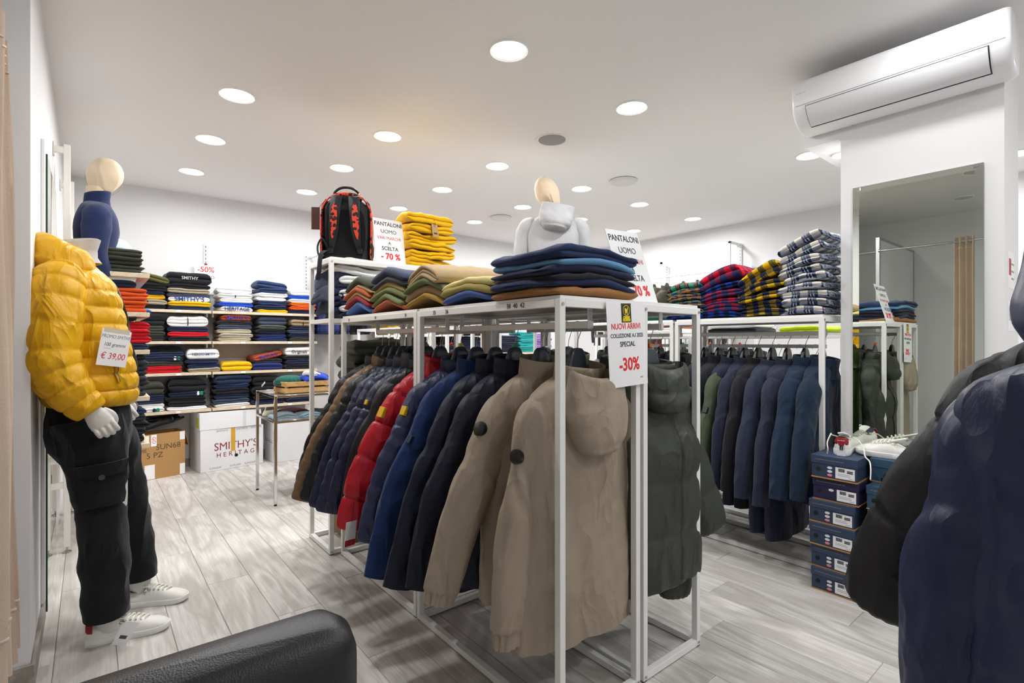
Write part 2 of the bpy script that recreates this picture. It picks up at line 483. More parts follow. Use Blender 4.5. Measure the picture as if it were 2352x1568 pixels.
struct('ceiling', MB().box((XF - .1, YR - .1, CEIL), (XR + .1, YB + .1, CEIL + .1)), M_CEIL)
struct('wall_back', MB().box((XF, YB, 0), (XR + .1, YB + .1, CEIL)), M_WALL)
struct('wall_right', MB().box((XR, YR, 0), (XR + .1, YB, CEIL)), M_WALL)
struct('wall_left', MB().box((XF, 2.573, 0), (XL, YB, CEIL)), M_WALL)
struct('wall_fitting', MB().box((XF - .1, YR, 0), (XF, 2.573, CEIL)), M_WALL)
struct('wall_rear', MB().box((XF - .1, YR - .1, 0), (XR + .1, YR, CEIL)), M_WALL)
struct('wall_pillar', MB().box((3.165, 0.403, 0), (3.56, 1.053, CEIL)), M_WALL)
struct('trim_1', MB().box((3.165, 1.053, 2.352), (XR, 1.235, CEIL)), M_WALL)
struct('baseboard_left', MB().box((XL, 2.573, 0), (XL + .014, 3.16, 0.08), bev=.003), M_SKIRT)
struct('baseboard_fitting', MB().box((XF, 2.559, 0), (XL + .014, 2.573, 0.08), bev=.003), M_SKIRT)
struct('baseboard_back', MB().box((XL, YB - .014, 0), (XR, YB, 0.08), bev=.003), M_SKIRT)
struct('baseboard_right', MB().box((XR - .014, YR, 0), (XR, YB - .014, 0.08), bev=.003), M_SKIRT)

# fitting cubicle: white partition with aluminium edge posts, curtain rod
fp = thing('fitting_partition', 'white fitting cubicle partition with grey metal edge posts, seen in the pillar mirror', 'partition', (-0.84, 1.81, 0))
part('panel', MB().box((-.62, -.012, .05), (.62, .012, 2.34)), M_WALL, fp)
for sx in (-.635, .635): part('post', MB().box((sx - .018, -.018, 0), (sx + .018, .018, 2.36), bev=.002), M_ALU, fp)
part('top_rail', MB().box((-.62, -.016, 2.335), (.62, .016, 2.362)), M_ALU, fp)
for a, b, t in ((-1.69, 1.79, 'long chrome curtain rod across the front of the cubicle with the partition'), (1.83, 2.57, 'short chrome curtain rod above the beige curtain at left')):
    rod = thing('curtain_rod', t, 'curtain rod', (-0.26 if a > 0 else -.2, 0, 2.215), group=None)
    part('rod', MB().cyl((0, a + .01, 0), (0, b - .01, 0), .012), M_CHROME, rod)
    for y in (a, b): part('end_flange', MB().cyl((0, y - .004, 0), (0, y + .012, 0), .022), M_CHROME, rod)

def curtain(y0, y1, xc, folds, amp, seed, label, z0=0.2, flare=0.0):
    c = thing('curtain', label, 'curtain', (xc, (y0 + y1)/2, 0))
    n, m = folds*14, 60
    t = np.linspace(0, 1, n); z = np.linspace(2.262, z0, m)
    P = np.zeros((m, n, 3))
    for i in range(m):
        s = i/(m - 1)
        w = (y1 - y0)*(1 + flare*s)
        P[i, :, 1] = (t - 0.5)*w + 0.015*np.sin(t*folds*2*PI*1.0 + 1.2)
        P[i, :, 0] = amp*(0.75 + 0.4*s)*np.sin(t*folds*2*PI + 0.5*np.sin(seed + 3*t) + 0.25*s) + 0.006*np.sin(9*s + 5*t + seed)
        P[i, :, 2] = z[i] + (0.012*np.sin(t*7 + seed) if i == m - 1 else 0)
    part('cloth', MB().grid(P, .003), cloth('cdb9a6', .8, 'weave', .5, .12), c, sharp=60)
    for zz in (2.17, 0.36):
        k = int(np.argmin(abs(z - zz)))
        Q = P[k:k+2].copy(); Q[1] = Q[0]; Q[1, :, 2] -= .006
        du = np.gradient(Q, axis=1); nn = np.stack([du[..., 1], -du[..., 0], 0*du[..., 0]], -1); nn /= np.linalg.norm(nn, axis=2, keepdims=True) + 1e-9
        part('hem_stitch', MB().grid(Q + nn*.0022, .0044), cloth('e4d6c9', .8, 'weave'), c, sharp=60)
    return c
curtain(2.12, 2.47, -0.243, 5, .048, 1, 'beige velvet curtain gathered at the left edge of the shop', .2, .08)
curtain(0.98, 1.17, -0.2, 4, .035, 5, 'cream curtain gathered on the long rod, reflected in the pillar mirror')

# ------------------------------------------------------------------ ceiling fixtures
dl_trim = MB().lathe([(.072, -.001), (.085, -.002), (.097, -.010), (.099, -.006), (.1, 0.0), (.072, 0)], 40).mesh('trim_ring', plain('fafafa', .4))
dl_disc = MB().lathe([(.0005, -.0062), (.074, -.0062), (.074, -.001), (.0005, -.001)], 40).mesh('diffuser', M_EMIT)
def downlight(x, y, label, z=CEIL, s=1.0, light=True, w=None):
    t = thing('downlight', label, 'downlight', (x, y, z), 0, 'round recessed downlights')
    inst('trim_ring', dl_trim, t, scale=(s, s, 1)); inst('diffuser', dl_disc, t, scale=(s, s, 1))
    ld = bpy.data.lights.new('lamp_light', 'AREA'); ld.shape = 'DISK'; ld.size = .15*s; ld.energy = w or LAMP_W; ld.color = LAMP_COL; ld.spread = R(175)
    lo = link(bpy.data.objects.new('lamp_light', ld)); lo.parent = t; lo.location = (0, 0, -.012)
    return t
LX = [0.69, 1.67, 2.67, 3.70, 4.61, 5.65]
RN = {5.27: 'row nearest the back wall', 4.35: 'second row from the back wall', 3.47: 'third row from the back wall', 2.06: 'row above the near clothes racks',
      0.63: 'row beside the pillar', -0.75: 'row behind the camera'}
CN = ['leftmost', 'second from left', 'third from left', 'fourth from left', 'fifth from left', 'rightmost']
for y in (5.27, 4.35, 3.47):
    for i, x in enumerate(LX):
        downlight(x, y, 'lit round ceiling downlight, %s in the %s' % (CN[i], RN[y]), w=LAMP_W*(.72 if y > 5 else 1.0))
downlight(1.66, 2.06, 'largest lit round downlight at the top centre of the ceiling')
downlight(2.67, 2.07, 'lit round ceiling downlight above the plaid shirts, left of the air conditioner')
downlight(0.69, 2.06, 'lit round ceiling downlight above the yellow jacket, out of the frame')
downlight(4.45, 1.70, 'lit round ceiling downlight just left of the beam by the air conditioner')
downlight(5.68, 0.63, 'lit round ceiling downlight at the right edge beyond the pillar')
downlight(3.42, 1.13, 'small lit spotlight in the underside of the beam beside the pillar', 2.352, .55, w=8)
dl_off = MB().lathe([(.0005, -.0062), (.074, -.0062), (.074, -.001), (.0005, -.001)], 40).mesh('diffuser', plain('cfcfcc', .4))
for x, y, l in ((0.3, 0.95, 'unlit downlight over the fitting cubicles, reflected in the pillar mirror'), (-.7, 1.2, 'unlit downlight inside the cubicle, reflected in the pillar mirror'), (-.7, 2.2, 'unlit downlight inside the cubicle beside the left wall')):
    t = thing('downlight', l, 'downlight', (x, y, CEIL), 0, 'unlit downlights')
    inst('trim_ring', dl_trim, t); inst('diffuser', dl_off, t)
for x in (1.67, 2.67): downlight(x, 0.55, 'lit round ceiling downlight over the aisle before the front racks, %s' % {1.67: 'left', 2.67: 'right'}[x], w=7 if x < 2 else 4)
downlight(1.3, -.9, 'lit round ceiling downlight behind the camera, near the cubicles')
downlight(4.61, -.75, 'lit round ceiling downlight behind the camera, beyond the pillar')
downlight(2.67, -.75, 'lit round ceiling downlight behind the camera, right of the cubicles')

sp = thing('ceiling_speaker', 'grey round loudspeaker grille set in the white ceiling', 'speaker', (2.644, 2.775, CEIL))
part('rim', MB().lathe([(.098, -.001), (.112, -.004), (.12, -.008), (.124, -.004), (.125, 0), (.098, 0)], 40), M_WHITE, sp)
part('grille', MB().lathe([(.0005, -.007), (.05, -.0065), (.1, -.004), (.1, -.001), (.0005, -.001)], 40), plain('9b9b9c', .7), sp)
for x, y, l in ((3.817, 3.054, 'round white ceiling air diffuser with concentric rings, the nearer one'), (3.80, 4.873, 'round white ceiling air diffuser with concentric rings, the farther one')):
    v = thing('air_diffuser', l, 'air vent', (x, y, CEIL), 0, 'round air diffusers')
    for k, r in enumerate((.125, .095, .067, .04)):
        part('ring', MB().lathe([(r - .016, -.018 + k*.002), (r, -.004 - k*.002), (r + .002, -.006 - k*.002), (r - .012, -.024 + k*.002)], 36), plain('dedddd', .5), v)
    part('backing', MB().lathe([(.0005, -.002), (.115, -.002), (.115, -.0005), (.0005, -.0005)], 36), plain('8d8c8d', .8), v)

# ------------------------------------------------------------------ air conditioner on the pillar
ac = thing('air_conditioner', 'white wall-mounted split air conditioner above the pillar mirror', 'air conditioner', (3.165, 0.79, 2.40))
L2 = .435
prof = [(0.0, .012), (-.03, 0.0), (-.09, .006), (-.15, .035), (-.19, .085), (-.203, .13), (-.207, .17), (-.207, .225), (-.2, .243), (-.18, .25), (0.0, .25)]
pp = splp(44, prof)
ys = [-L2, -L2 + .004, -L2 + .016, -L2 + .03, L2 - .03, L2 - .016, L2 - .004, L2]
sc = [.90, .96, .992, 1, 1, .992, .96, .90]
rings = []
for yy, s_ in zip(ys, sc):
    rings.append([( (p[0] + .1)*s_ - .1 if p[0] < -.005 else p[0], yy, (p[1] - .125)*s_ + .125) for p in pp])
part('housing', MB().loft(rings), plain('f4f5f8', .22), ac, sharp=50)
def acp(s0, s1, off, y0, y1, n=10):
    """strip of the curved front between profile parameters s0..s1, raised by off"""
    q = splp(200, prof); k = np.linspace(s0, s1, n)*199; q0 = np.stack([np.interp(k, np.arange(200), q[:, c]) for c in (0, 1)], 1)
    d = np.gradient(q0, axis=0); nn = np.stack([-d[:, 1], d[:, 0]], 1); nn /= np.linalg.norm(nn, axis=1, keepdims=True)
    q1 = q0 + nn*(-off if nn[0, 0] > 0 else off)
    return np.array([[(a, y, b) for y in (y0, y1)] for a, b in q1])
part('outlet_gap', MB().grid(acp(.245, .46, .0006, -L2 + .07, L2 - .07), .001), plain('15161a', .5), ac, sharp=60)
part('flap', MB().grid(acp(.262, .452, .0045, -L2 + .074, L2 - .074), .003), plain('e9eaee', .25), ac, sharp=60)
part('seam_line', MB().grid(acp(.478, .484, .0007, -L2 + .02, L2 - .02, 3), .001), plain('b9bac0', .5), ac, sharp=60)
for y in (-.3, .05, .2): part('clip', MB().box((-.03, y - .006, -.003), (-.015, y + .006, .004)), plain('c9c9cc', .5), ac)

AC_ROOT = ac
# ------------------------------------------------------------------ pillar mirror
mr = thing('wall_mirror', 'tall narrow mirror hung on the white pillar', 'mirror', (3.165, .73, 0))
part('glass', MB().box((-.012, -.259, .18), (-.004, .262, 2.068)), M_MIRROR, mr)
# bevelled border: four thin sloped strips
b_ = .03
for nm, pts in (('bevel', [(-.259, 2.068), (.262, 2.068), (.262 - b_, 2.068 - b_), (-.259 + b_, 2.068 - b_)]), ('bevel', [(-.259, .18), (-.259, 2.068), (-.259 + b_, 2.068 - b_), (-.259 + b_, .18)]),
                ('bevel', [(.262, 2.068), (.262, .18), (.262 - b_, .18), (.262 - b_, 2.068 - b_)])):
    V = [(-.0125, pts[0][0], pts[0][1]), (-.0125, pts[1][0], pts[1][1]), (-.0150, pts[2][0], pts[2][1]), (-.0150, pts[3][0], pts[3][1])]
    V += [(v[0] + .002, v[1], v[2]) for v in V]
    part(nm, MB().add(V, [(0, 1, 2, 3), (7, 6, 5, 4), (0, 4, 5, 1), (1, 5, 6, 2), (2, 6, 7, 3), (3, 7, 4, 0)]), M_MIRROR, mr)
part('pane', MB().box((-.0155, -.259 + b_, .18), (-.0122, .262 - b_, 2.068 - b_)), M_MIRROR, mr)
part('backing', MB().box((-.004, -.259, .18), (-.0005, .262, 2.068)), plain('2e2a28', .6), mr)
for y in (-.235, .238): part('clip', MB().box((-.018, y - .01, 2.05), (0, y + .01, 2.062)), M_CHROME, mr)

# left wall mirror with white frame edge
lm = thing('wall_mirror', 'tall mirror on the left wall, behind the yellow jacket', 'mirror', (XL, 3.55, 0))
part('frame', MB().box((.0, -.46, .09), (.014, -.415, 2.15), bev=.002), M_WHITE, lm)
part('frame', MB().box((.0, -.405, 2.105), (.012, .40, 2.13)), M_WHITE, lm)
part('glass', MB().box((.014, -.40, .03), (.02, .40, 2.10)), M_MIRROR, lm)
part('glass_edge', MB().box((.0135, -.404, .03), (.0205, -.4, 2.10)), plain('1c5148', .15), lm)
part('backing', MB().box((.001, -.40, .03), (.0135, .40, 2.10)), plain('d9d9d9', .6), lm)

def notice(x, y, z, w, h, c, label):
    t = thing('notice', label, 'notice', (x, y, z))
    part('sheet', MB().box((0, -.0012, 0), (w, 0, h)), M_PAPER, t)
    part('red_block' if c == 'r' else 'grey_block', MB().box((w*.12, -.0018, h*.35), (w*.45, -.0012, h*.8)), plain('b02a38' if c == 'r' else 'b9bcc2', .6), t)
    for k in range(3): part('print_line', MB().box((w*.5, -.0018, h*(.25 + .2*k)), (w*.95, -.0012, h*(.3 + .2*k))), plain('9da1aa', .6), t)
notice(3.26, .403, 1.50, .16, .17, 'r', 'small red and grey paper notice taped high on the pillar side')
notice(3.26, .403, 1.30, .18, .14, 'g', 'small grey paper notice taped low on the pillar side')
# ================================================================== lettering
_tx = {}
def text_mesh(s, size, m, ext=.0003, bold=0.0, sx=1.0, shear=0.0):
    k = (s, size, m.name, ext, bold, sx, shear)
    if k in _tx: return _tx[k]
    cu = bpy.data.curves.new('txt', 'FONT'); cu.body = s; cu.size = size; cu.align_x = 'CENTER'; cu.align_y = 'CENTER'
    cu.extrude = ext; cu.offset = bold; cu.resolution_u = 3; cu.shear = shear
    o = bpy.data.objects.new('txt', cu); COL.objects.link(o)
    dg = bpy.context.evaluated_depsgraph_get(); dg.update()
    me = bpy.data.meshes.new_from_object(o.evaluated_get(dg))
    bpy.data.objects.remove(o, do_unlink=True); bpy.data.curves.remove(cu)
    me.name = 'lettering'
    if sx != 1.0: me.transform(Matrix.Diagonal((sx, 1, 1, 1)))
    me.materials.clear(); me.materials.append(m)
    _tx[k] = me; return me

def text(s, size, m, parent, loc, rot=(PI/2, 0, 0), name='lettering', **kw):
    return inst(name, text_mesh(s, size, m, **kw), parent, loc, rot)

text('IDEMA', .016, plain('b4b6bd', .4), AC_ROOT, (-.2072, .385, .185), (PI/2, 0, -PI/2), 'logo')
# ================================================================== racks
TB = .025
def rack(x0, x1, y0, y1, H, label, boards=(), rail=None, group='white metal clothes racks', axis='y'):
    """open box frame of square tube; boards = shelf heights; rail = height of the hanging rail"""
    cx, cy = (x0 + x1)/2, (y0 + y1)/2
    t = thing('clothes_rack', label, 'clothes rack', (cx, cy, 0), 0, group)
    a, b = (x1 - x0)/2, (y1 - y0)/2
    for sx in (-1, 1):
        for sy in (-1, 1):
            px, py = sx*(a - TB/2), sy*(b - TB/2)
            po = part('post', MB().box((px - TB/2, py - TB/2, 0.004), (px + TB/2, py + TB/2, H), bev=.0015), M_RACK, t)
            part('foot', MB().box((px - TB/2 + .002, py - TB/2 + .002, 0), (px + TB/2 - .002, py + TB/2 - .002, .004)), M_DARK, po)
            for zz in (H - .016, .018):
                for fx, fy in ((0, sy), ):
                    part('bolt', MB().cyl((px, py + sy*TB/2 - sy*.001, zz), (px, py + sy*(TB/2 + .003), zz), .0055, 10), M_STEEL, po)
    def bar(p, q, nm='rail'): part(nm, MB().box(p, q, bev=.0012), M_RACK, t)
    for z0 in (0.004, H - TB):
        for s in (-1, 1):
            bar((s*(a - TB/2) - TB/2, -b + TB, z0), (s*(a - TB/2) + TB/2, b - TB, z0 + TB), 'side_rail')
            bar((-a + TB, s*(b - TB/2) - TB/2, z0), (a - TB, s*(b - TB/2) + TB/2, z0 + TB), 'end_rail')
    for zb in boards:
        if zb > H - .01:
            part('shelf_board', MB().box((-a + .008, -b + .008, H + .0005), (a - .008, b - .008, H + .012), bev=.001), M_RACK, t)
            part('board_underside', MB().box((-a + TB, -b + TB, H - .012), (a - TB, b - TB, H - .0005)), M_DARKWOOD, t)
        else:
            for s in (-1, 1):
                bar((s*(a - TB/2) - TB/2, -b + TB, zb - TB), (s*(a - TB/2) + TB/2, b - TB, zb), 'side_rail')
                bar((-a + TB, s*(b - TB/2) - TB/2, zb - TB), (a - TB, s*(b - TB/2) + TB/2, zb), 'end_rail')
            part('shelf_board', MB().box((-a + TB*.9, -b + TB*.9, zb - .018), (a - TB*.9, b - TB*.9, zb - .001)), M_OAK, t)
    if rail:
        if axis == 'y':
            part('hanging_rail', MB().box((-.008, -b + .05, rail - .013), (.008, b - .05, rail + .012), bev=.002), M_RACK, t)
            for s in (-1, 1):
                br = part('rail_bracket', MB().box((-.011, s*(b - .06) - .002, rail - .016), (.011, s*(b - .06) + .002, H - TB*.3)), M_RACK, t)
                part('bolt', MB().cyl((0, s*(b - .06) - .006, rail), (0, s*(b - .06) + .006, rail), .005, 10), M_STEEL, br)
    return t
RH = 1.387
rA = rack(1.145, 1.553, 1.165, 2.083, RH, 'white metal clothes rack in front, with beige parkas and folded jeans', (RH,), 1.311)
rB = rack(1.145, 1.553, 2.091, 2.995, RH, 'white metal clothes rack behind the front one, with the red puffer jacket', (RH,), 1.311)
rC = rack(1.572, 1.953, 1.165, 2.083, RH, 'white metal clothes rack with dark green puffer jackets', (RH,), 1.311)
rC2 = rack(1.572, 1.953, 2.091, 2.995, RH, 'white metal clothes rack directly behind the one with green puffer jackets', (RH,), 1.311)
rU = rack(1.09, 2.01, 3.022, 3.392, 1.74, 'tall white metal shelf rack carrying the backpack and yellow hoodies', (1.74, 1.388))
rD = rack(3.06, 3.44, 1.10, 2.015, RH, 'white metal clothes rack beside the pillar, with navy coats and plaid shirts', (RH,), 1.300)
rE = rack(3.06, 3.44, 2.03, 2.95, RH, 'white metal clothes rack left of the plaid shirts, with dark jackets', (RH,), 1.300)
rF = rack(2.34, 3.03, 3.02, 3.392, RH, 'white metal clothes rack under the grey hoodie bust', (RH,))
rG = rack(3.62, 4.00, 1.30, 2.22, 1.30, 'white metal clothes rack behind the navy coats, with khaki jackets', (1.30,), 1.22)
rH = rack(3.62, 4.00, 2.24, 3.16, 1.30, 'white metal clothes rack in the background behind the dark jackets', (1.30,), 1.22)
rI = rack(2.25, 2.63, 3.60, 4.50, RH, 'white metal clothes rack in the background behind the tall rack, nearer', (), 1.311)
rJ = rack(2.25, 2.63, 4.52, 5.42, RH, 'white metal clothes rack in the background behind the tall rack, farther', (), 1.311)
rK = rack(4.40, 4.78, 2.10, 3.00, RH, 'white metal clothes rack in the background beyond the ceiling diffuser, nearer', (), 1.311)
rL = rack(4.40, 4.78, 3.02, 3.92, RH, 'white metal clothes rack in the background beyond the ceiling diffuser, farther', (), 1.311)
# hand-written sizes on the front rail edge
for s_, y in (('38  40  42', 1.385), ('36', 1.83), ('35', 1.93)):
    text(s_, .024, M_INK, rA, (-.2052, y - 1.624, RH - .0125), (PI/2, 0, -PI/2), 'size_mark')
for s_, y in (('35', 2.19), ('34', 2.52), ('33', 2.87)):
    text(s_, .02, M_INK, rB, (-.2052, y - 2.543, RH - .0125), (PI/2, 0, -PI/2), 'size_mark')

# ================================================================== hangers
def hook_pts(tilt=0.0):
    P = []
    for k in range(15):
        a = R(-30 + k*(230/14))
        P.append((.0, .021*math.cos(a), .021*math.sin(a)))
    P += [(0, -.013, -.024), (0, -.004, -.042), (0, 0, -.06), (0, 0, -.08)]
    return P
def hook_mesh(m): return MB().tube(hook_pts(), .0016, 6).mesh('hook', m)
def hanger_body_mesh(w, m, th=.02):
    """broad moulded coat hanger: neck block and sloped shoulders"""
    n = 41; t = np.linspace(-1, 1, n)
    rings = []
    for u in t:
        a = abs(u)
        zt = float(np.interp(a, [0, .13, .19, .32, .6, 1], [-.072, -.076, -.10, -.168, -.212, -.262])); hh = float(np.interp(a, [0, .2, .4, 1], [.062, .058, .03, .017])); dd = th*(.5 + .7*a)
        if a > .985: hh *= .6; dd *= .5
        rings.append([(u*w, .03*a**2 + dd*math.copysign(abs(math.cos(q))**.7, math.cos(q)), zt - hh + hh*math.copysign(abs(math.sin(q))**.6, math.sin(q))) for q in np.linspace(0, 2*PI, 14, endpoint=False)])
    return MB().loft(rings).mesh('hanger_body', m)
HK = {'steel': hook_mesh(M_STEEL), 'red': hook_mesh(plain('b3202a', .4)), 'navy': hook_mesh(plain('20264a', .4)), 'black': hook_mesh(M_DARK)}
HB = {'grey': hanger_body_mesh(.205, M_HANGER), 'black': hanger_body_mesh(.205, M_HANGERD)}
HT = {k: MB().box((-.009, -.009, -.075), (.009, .009, -.058), bev=.002).mesh('size_cube', plain(c, .4)) for k, c in
      (('green', '17a05a'), ('orange', 'e2641e'), ('yellow', 'd9cf2a'), ('red', 'd2262c'))}
def hanger(x, y, zr, rz, label, hook='steel', body='grey', cube=None, group='coat hangers on the rails'):
    t = thing('coat_hanger', label, 'hanger', (x, y, zr - .0085), rz, group)
    inst('hook', HK[hook], t); inst('hanger_body', HB[body], t)
    if cube: inst('size_cube', HT[cube], t)
    return t

# ================================================================== hanging garments
def sup(a, w, d, e):
    c, s = np.cos(a), np.sin(a)
    return np.sign(c)*np.abs(c)**(2/e)*w, np.sign(s)*np.abs(s)**(2/e)*d

def torso_rings(L, wk, dk, zk, seed, puff=0, pa=.0, fold=.006, n=56, m=64, seams=(), e=2.5, yk=None, crease=1.0, z0=0.0):
    """rings from neck down; zk = knot distances below the neck (m); puff = number of quilted bands"""
    a = np.linspace(0, 2*PI, n, endpoint=False)
    tt = np.linspace(0, 1, m)**(1.0 if puff else 1.15)
    zs = tt*L
    w = spl(zs, zk, wk); d = spl(zs, zk, dk); yo = spl(zs, zk, yk) if yk is not None else 0*tt
    Rg = np.zeros((m, n, 3))
    rg = np.random.RandomState(abs(int(seed)) + 5)
    ph = rg.uniform(0, 6.28, 4)
    for i, t in enumerate(tt):
        x, y = sup(a, w[i], d[i], e)
        # hanging folds: rounded pleats that deepen towards the hem
        f = 1 + fold/.07*t*(np.sin(3*a + ph[0])*.5 + .9*(np.abs(np.sin(3.5*a + ph[1] + .8*t)) - .6) + .5*(np.abs(np.sin(6*a + ph[2] - 1.5*t)) - .6))
        y = y*f; x = x*(1 + .25*(f - 1))
        Rg[i, :, 0] = x; Rg[i, :, 1] = y + yo[i]; Rg[i, :, 2] = z0 - zs[i]
    nx = np.cos(a)[None, :]*.6; ny = np.sin(a)[None, :]
    nn = np.sqrt(nx**2 + ny**2); nx, ny = nx/nn, ny/nn
    off = np.zeros((m, n))
    if puff:
        s_ = (tt*puff) % 1.0
        bul = np.abs(np.sin(PI*s_))**.32
        amt = np.clip((tt - .06)/.1, .25, 1)
        off += (pa*(bul - .7)*amt)[:, None]
        pinch = ((1 - bul)**1.0)[:, None]
        off += pinch*.007*(np.abs(np.sin(a*13 + seed))[None, :] - .5) + (bul*(1 - bul))[:, None]*.012*(np.abs(np.sin(a*9 + 2 + 3*tt[:, None])) - .5)
    for z_ in seams:
        off += -.004*np.exp(-((tt - z_)/.009)**2)[:, None]
    k = .55 if puff else 1.0
    off += .015*k*crease*crs(Rg, seed + 3, 17, (1, 1, .4)) + .006*k*crease*crs(Rg, seed + 4, 48, (1, 1, .7))
    off *= np.clip(tt/.06, .15, 1)[:, None]
    Rg[:, :, 0] += off*nx; Rg[:, :, 1] += off*ny
    return Rg

def close_hem(rings, up=.035, s=.86):
    last = rings[-1]; c = last.mean(0)
    r1 = c + (last - c)*.97 + np.array([0, 0, .0])
    r2 = c + (last - c)*s; r2[:, 2] += up
    return np.concatenate([rings, r1[None], r2[None]])

def sleeve_rings(path, rad, flat, seed, puff=0, pa=.0, n=28, m=56, crease=1.0, cuff=None, up=(0, 1, 0)):
    P = splp(m, path); k = np.linspace(0, 1, len(rad)); t = np.linspace(0, 1, m)
    r = spl(t, k, rad); f = spl(t, np.linspace(0, 1, len(flat)), flat)
    g = np.zeros(m)
    if cuff:  # gathered cuff at the last part
        g = np.clip((t - (1 - cuff))/cuff, 0, 1); r = r*(1 - .2*np.minimum(1, g*6)*(g > 0))
    Rg = tube_rings(P, r, n, f, up=up)
    C = Rg.mean(1, keepdims=True); D = Rg - C; D /= np.linalg.norm(D, axis=2, keepdims=True) + 1e-9
    a = np.linspace(0, 2*PI, n, endpoint=False); L_ = np.linalg.norm(np.diff(P, axis=0), axis=1).sum()
    Qc = np.stack([.075*np.cos(a)[None, :] + 0*t[:, None], .075*np.sin(a)[None, :] + 0*t[:, None], L_*t[:, None] + 0*a[None, :]], -1)
    off = np.zeros((m, n))
    if puff:
        bul = np.abs(np.sin(PI*((t*puff) % 1.0)))**.32
        off += (pa*(bul - .7)*np.clip(t/.1, .2, 1))[:, None] + (1 - bul)[:, None]*.006*(np.abs(np.sin(a*8 + seed))[None, :] - .5) + (bul*(1 - bul))[:, None]*.010*(np.abs(np.sin(a*6 + 2 + 5*t[:, None])) - .5)
    if not puff: off += -.0035*np.exp(-((np.abs(a - PI*1.15))/.09)**2)[None, :]*np.ones((m, 1))   # sleeve seam
    if cuff: off += (g > 0)[:, None]*.0035*np.sin(a*12)[None, :]
    kk = .5 if puff else 1.0
    fade = np.clip(t/.12, .1, 1)[:, None]
    off += fade*kk*crease*(.010*crs(Qc, seed + 5, 26, (1.1, 1.1, .28)) + .005*crs(Qc, seed + 6, 60, (1, 1, .6)))
    # creases gathered at the elbow, on the inside of the bend
    el = np.exp(-((t - .45)/.16)**2)[:, None]
    off += kk*el*.011*crease*crs(Qc, seed + 8, 44, (1.0, 1.0, .8)) - .0035*np.exp(-((t - .125)/.014)**2)[:, None]
    return Rg + D*off[:, :, None]

def hood_mesh(w, h, th, seed, m=None, lift=-.01, puff=0, yb=.06, ear=.02):
    """hood hanging open down the back: pouch with an open mouth at the top (back is -y)"""
    n, mm = 44, 30
    a = np.linspace(0, 2*PI, n, endpoint=False); t = np.linspace(0, 1, mm)
    W = spl(t, [0, .3, .6, .85, .97, 1], [w*.99, w*1.02, w*1.0, w*.78, w*.45, w*.12])
    D = spl(t, [0, .3, .6, .85, .97, 1], [th*.75, th*.95, th*1.1, th*.95, th*.6, th*.15])
    rings = np.zeros((mm, n, 3))
    for i in range(mm):
        x, y = sup(a, W[i], D[i], 2.2)
        z = lift - t[i]*h + ear*(np.abs(x)/w)**2*(1 - t[i]) * (1 if i < mm*.5 else .3)
        z = z + .012*np.sin(a)*(1 - t[i])
        rings[i] = np.stack([x, y - yb - .25*th*t[i], z], 1)
    off = .012*crs(rings, seed, 20) + .004*crs(rings, seed + 1, 50)
    if puff: off += (.008*(np.sqrt(np.abs(np.sin(PI*((t*puff) % 1)))) - .5))[:, None]
    else:
        for xs in (-.42, .42):
            off += -.005*np.exp(-((rings[:, :, 0]/w - xs*(1 - .5*t[:, None]))/.05)**2)*(np.sin(a) < 0)[None, :]
    rings[:, :, 1] += off*np.sin(a)[None, :]; rings[:, :, 0] += off*np.cos(a)[None, :]
    # mouth: rim and dark inside
    r0 = rings[0]; c = r0.mean(0)
    i1 = c + (r0 - c)*.88; i1[:, 2] += .004
    i2 = c + (r0 - c)*.74; i2[:, 2] -= .06
    return MB().loft(np.concatenate([i2[None], i1[None], rings]), True, True)

def collar_mb(w, d, h, seed, lean=-.01, puff=0, flop=0.0, y0=0.0, z0=-.105):
    n = 40; a = np.linspace(0, 2*PI, n, endpoint=False)
    def ring(k, z, yy): 
        x, y = sup(a, w*k, d*k, 2.2); return np.stack([x, y + yy + y0, z + .014*np.sin(a) + 0*x], 1)
    R_ = [ring(1.25, z0, 0), ring(1.1, z0 + .025, 0), ring(1.04, z0 + .05, lean*.5)]
    for q in np.linspace(0, 1, 6):
        R_.append(ring(1.02 + flop*q**2 + (.05*math.sqrt(abs(math.sin(PI*((q*puff) % 1)))) if puff else 0), z0 + .05 + q*h, lean*(.5 + q)))
    R_.append(ring(.97 + flop, z0 + .052 + h, lean*1.5))
    R_.append(ring(.9 + flop*.8, z0 + .045 + h, lean*1.4))
    R_.append(ring(.84, z0 + .05, 0)); R_.append(ring(.8, z0 + .01, 0))
    R_ = np.array(R_); R_ += (.003*wob(R_, seed, 40))[:, :, None]*np.array([1, 1, .5])
    return MB().loft(R_, False, True)

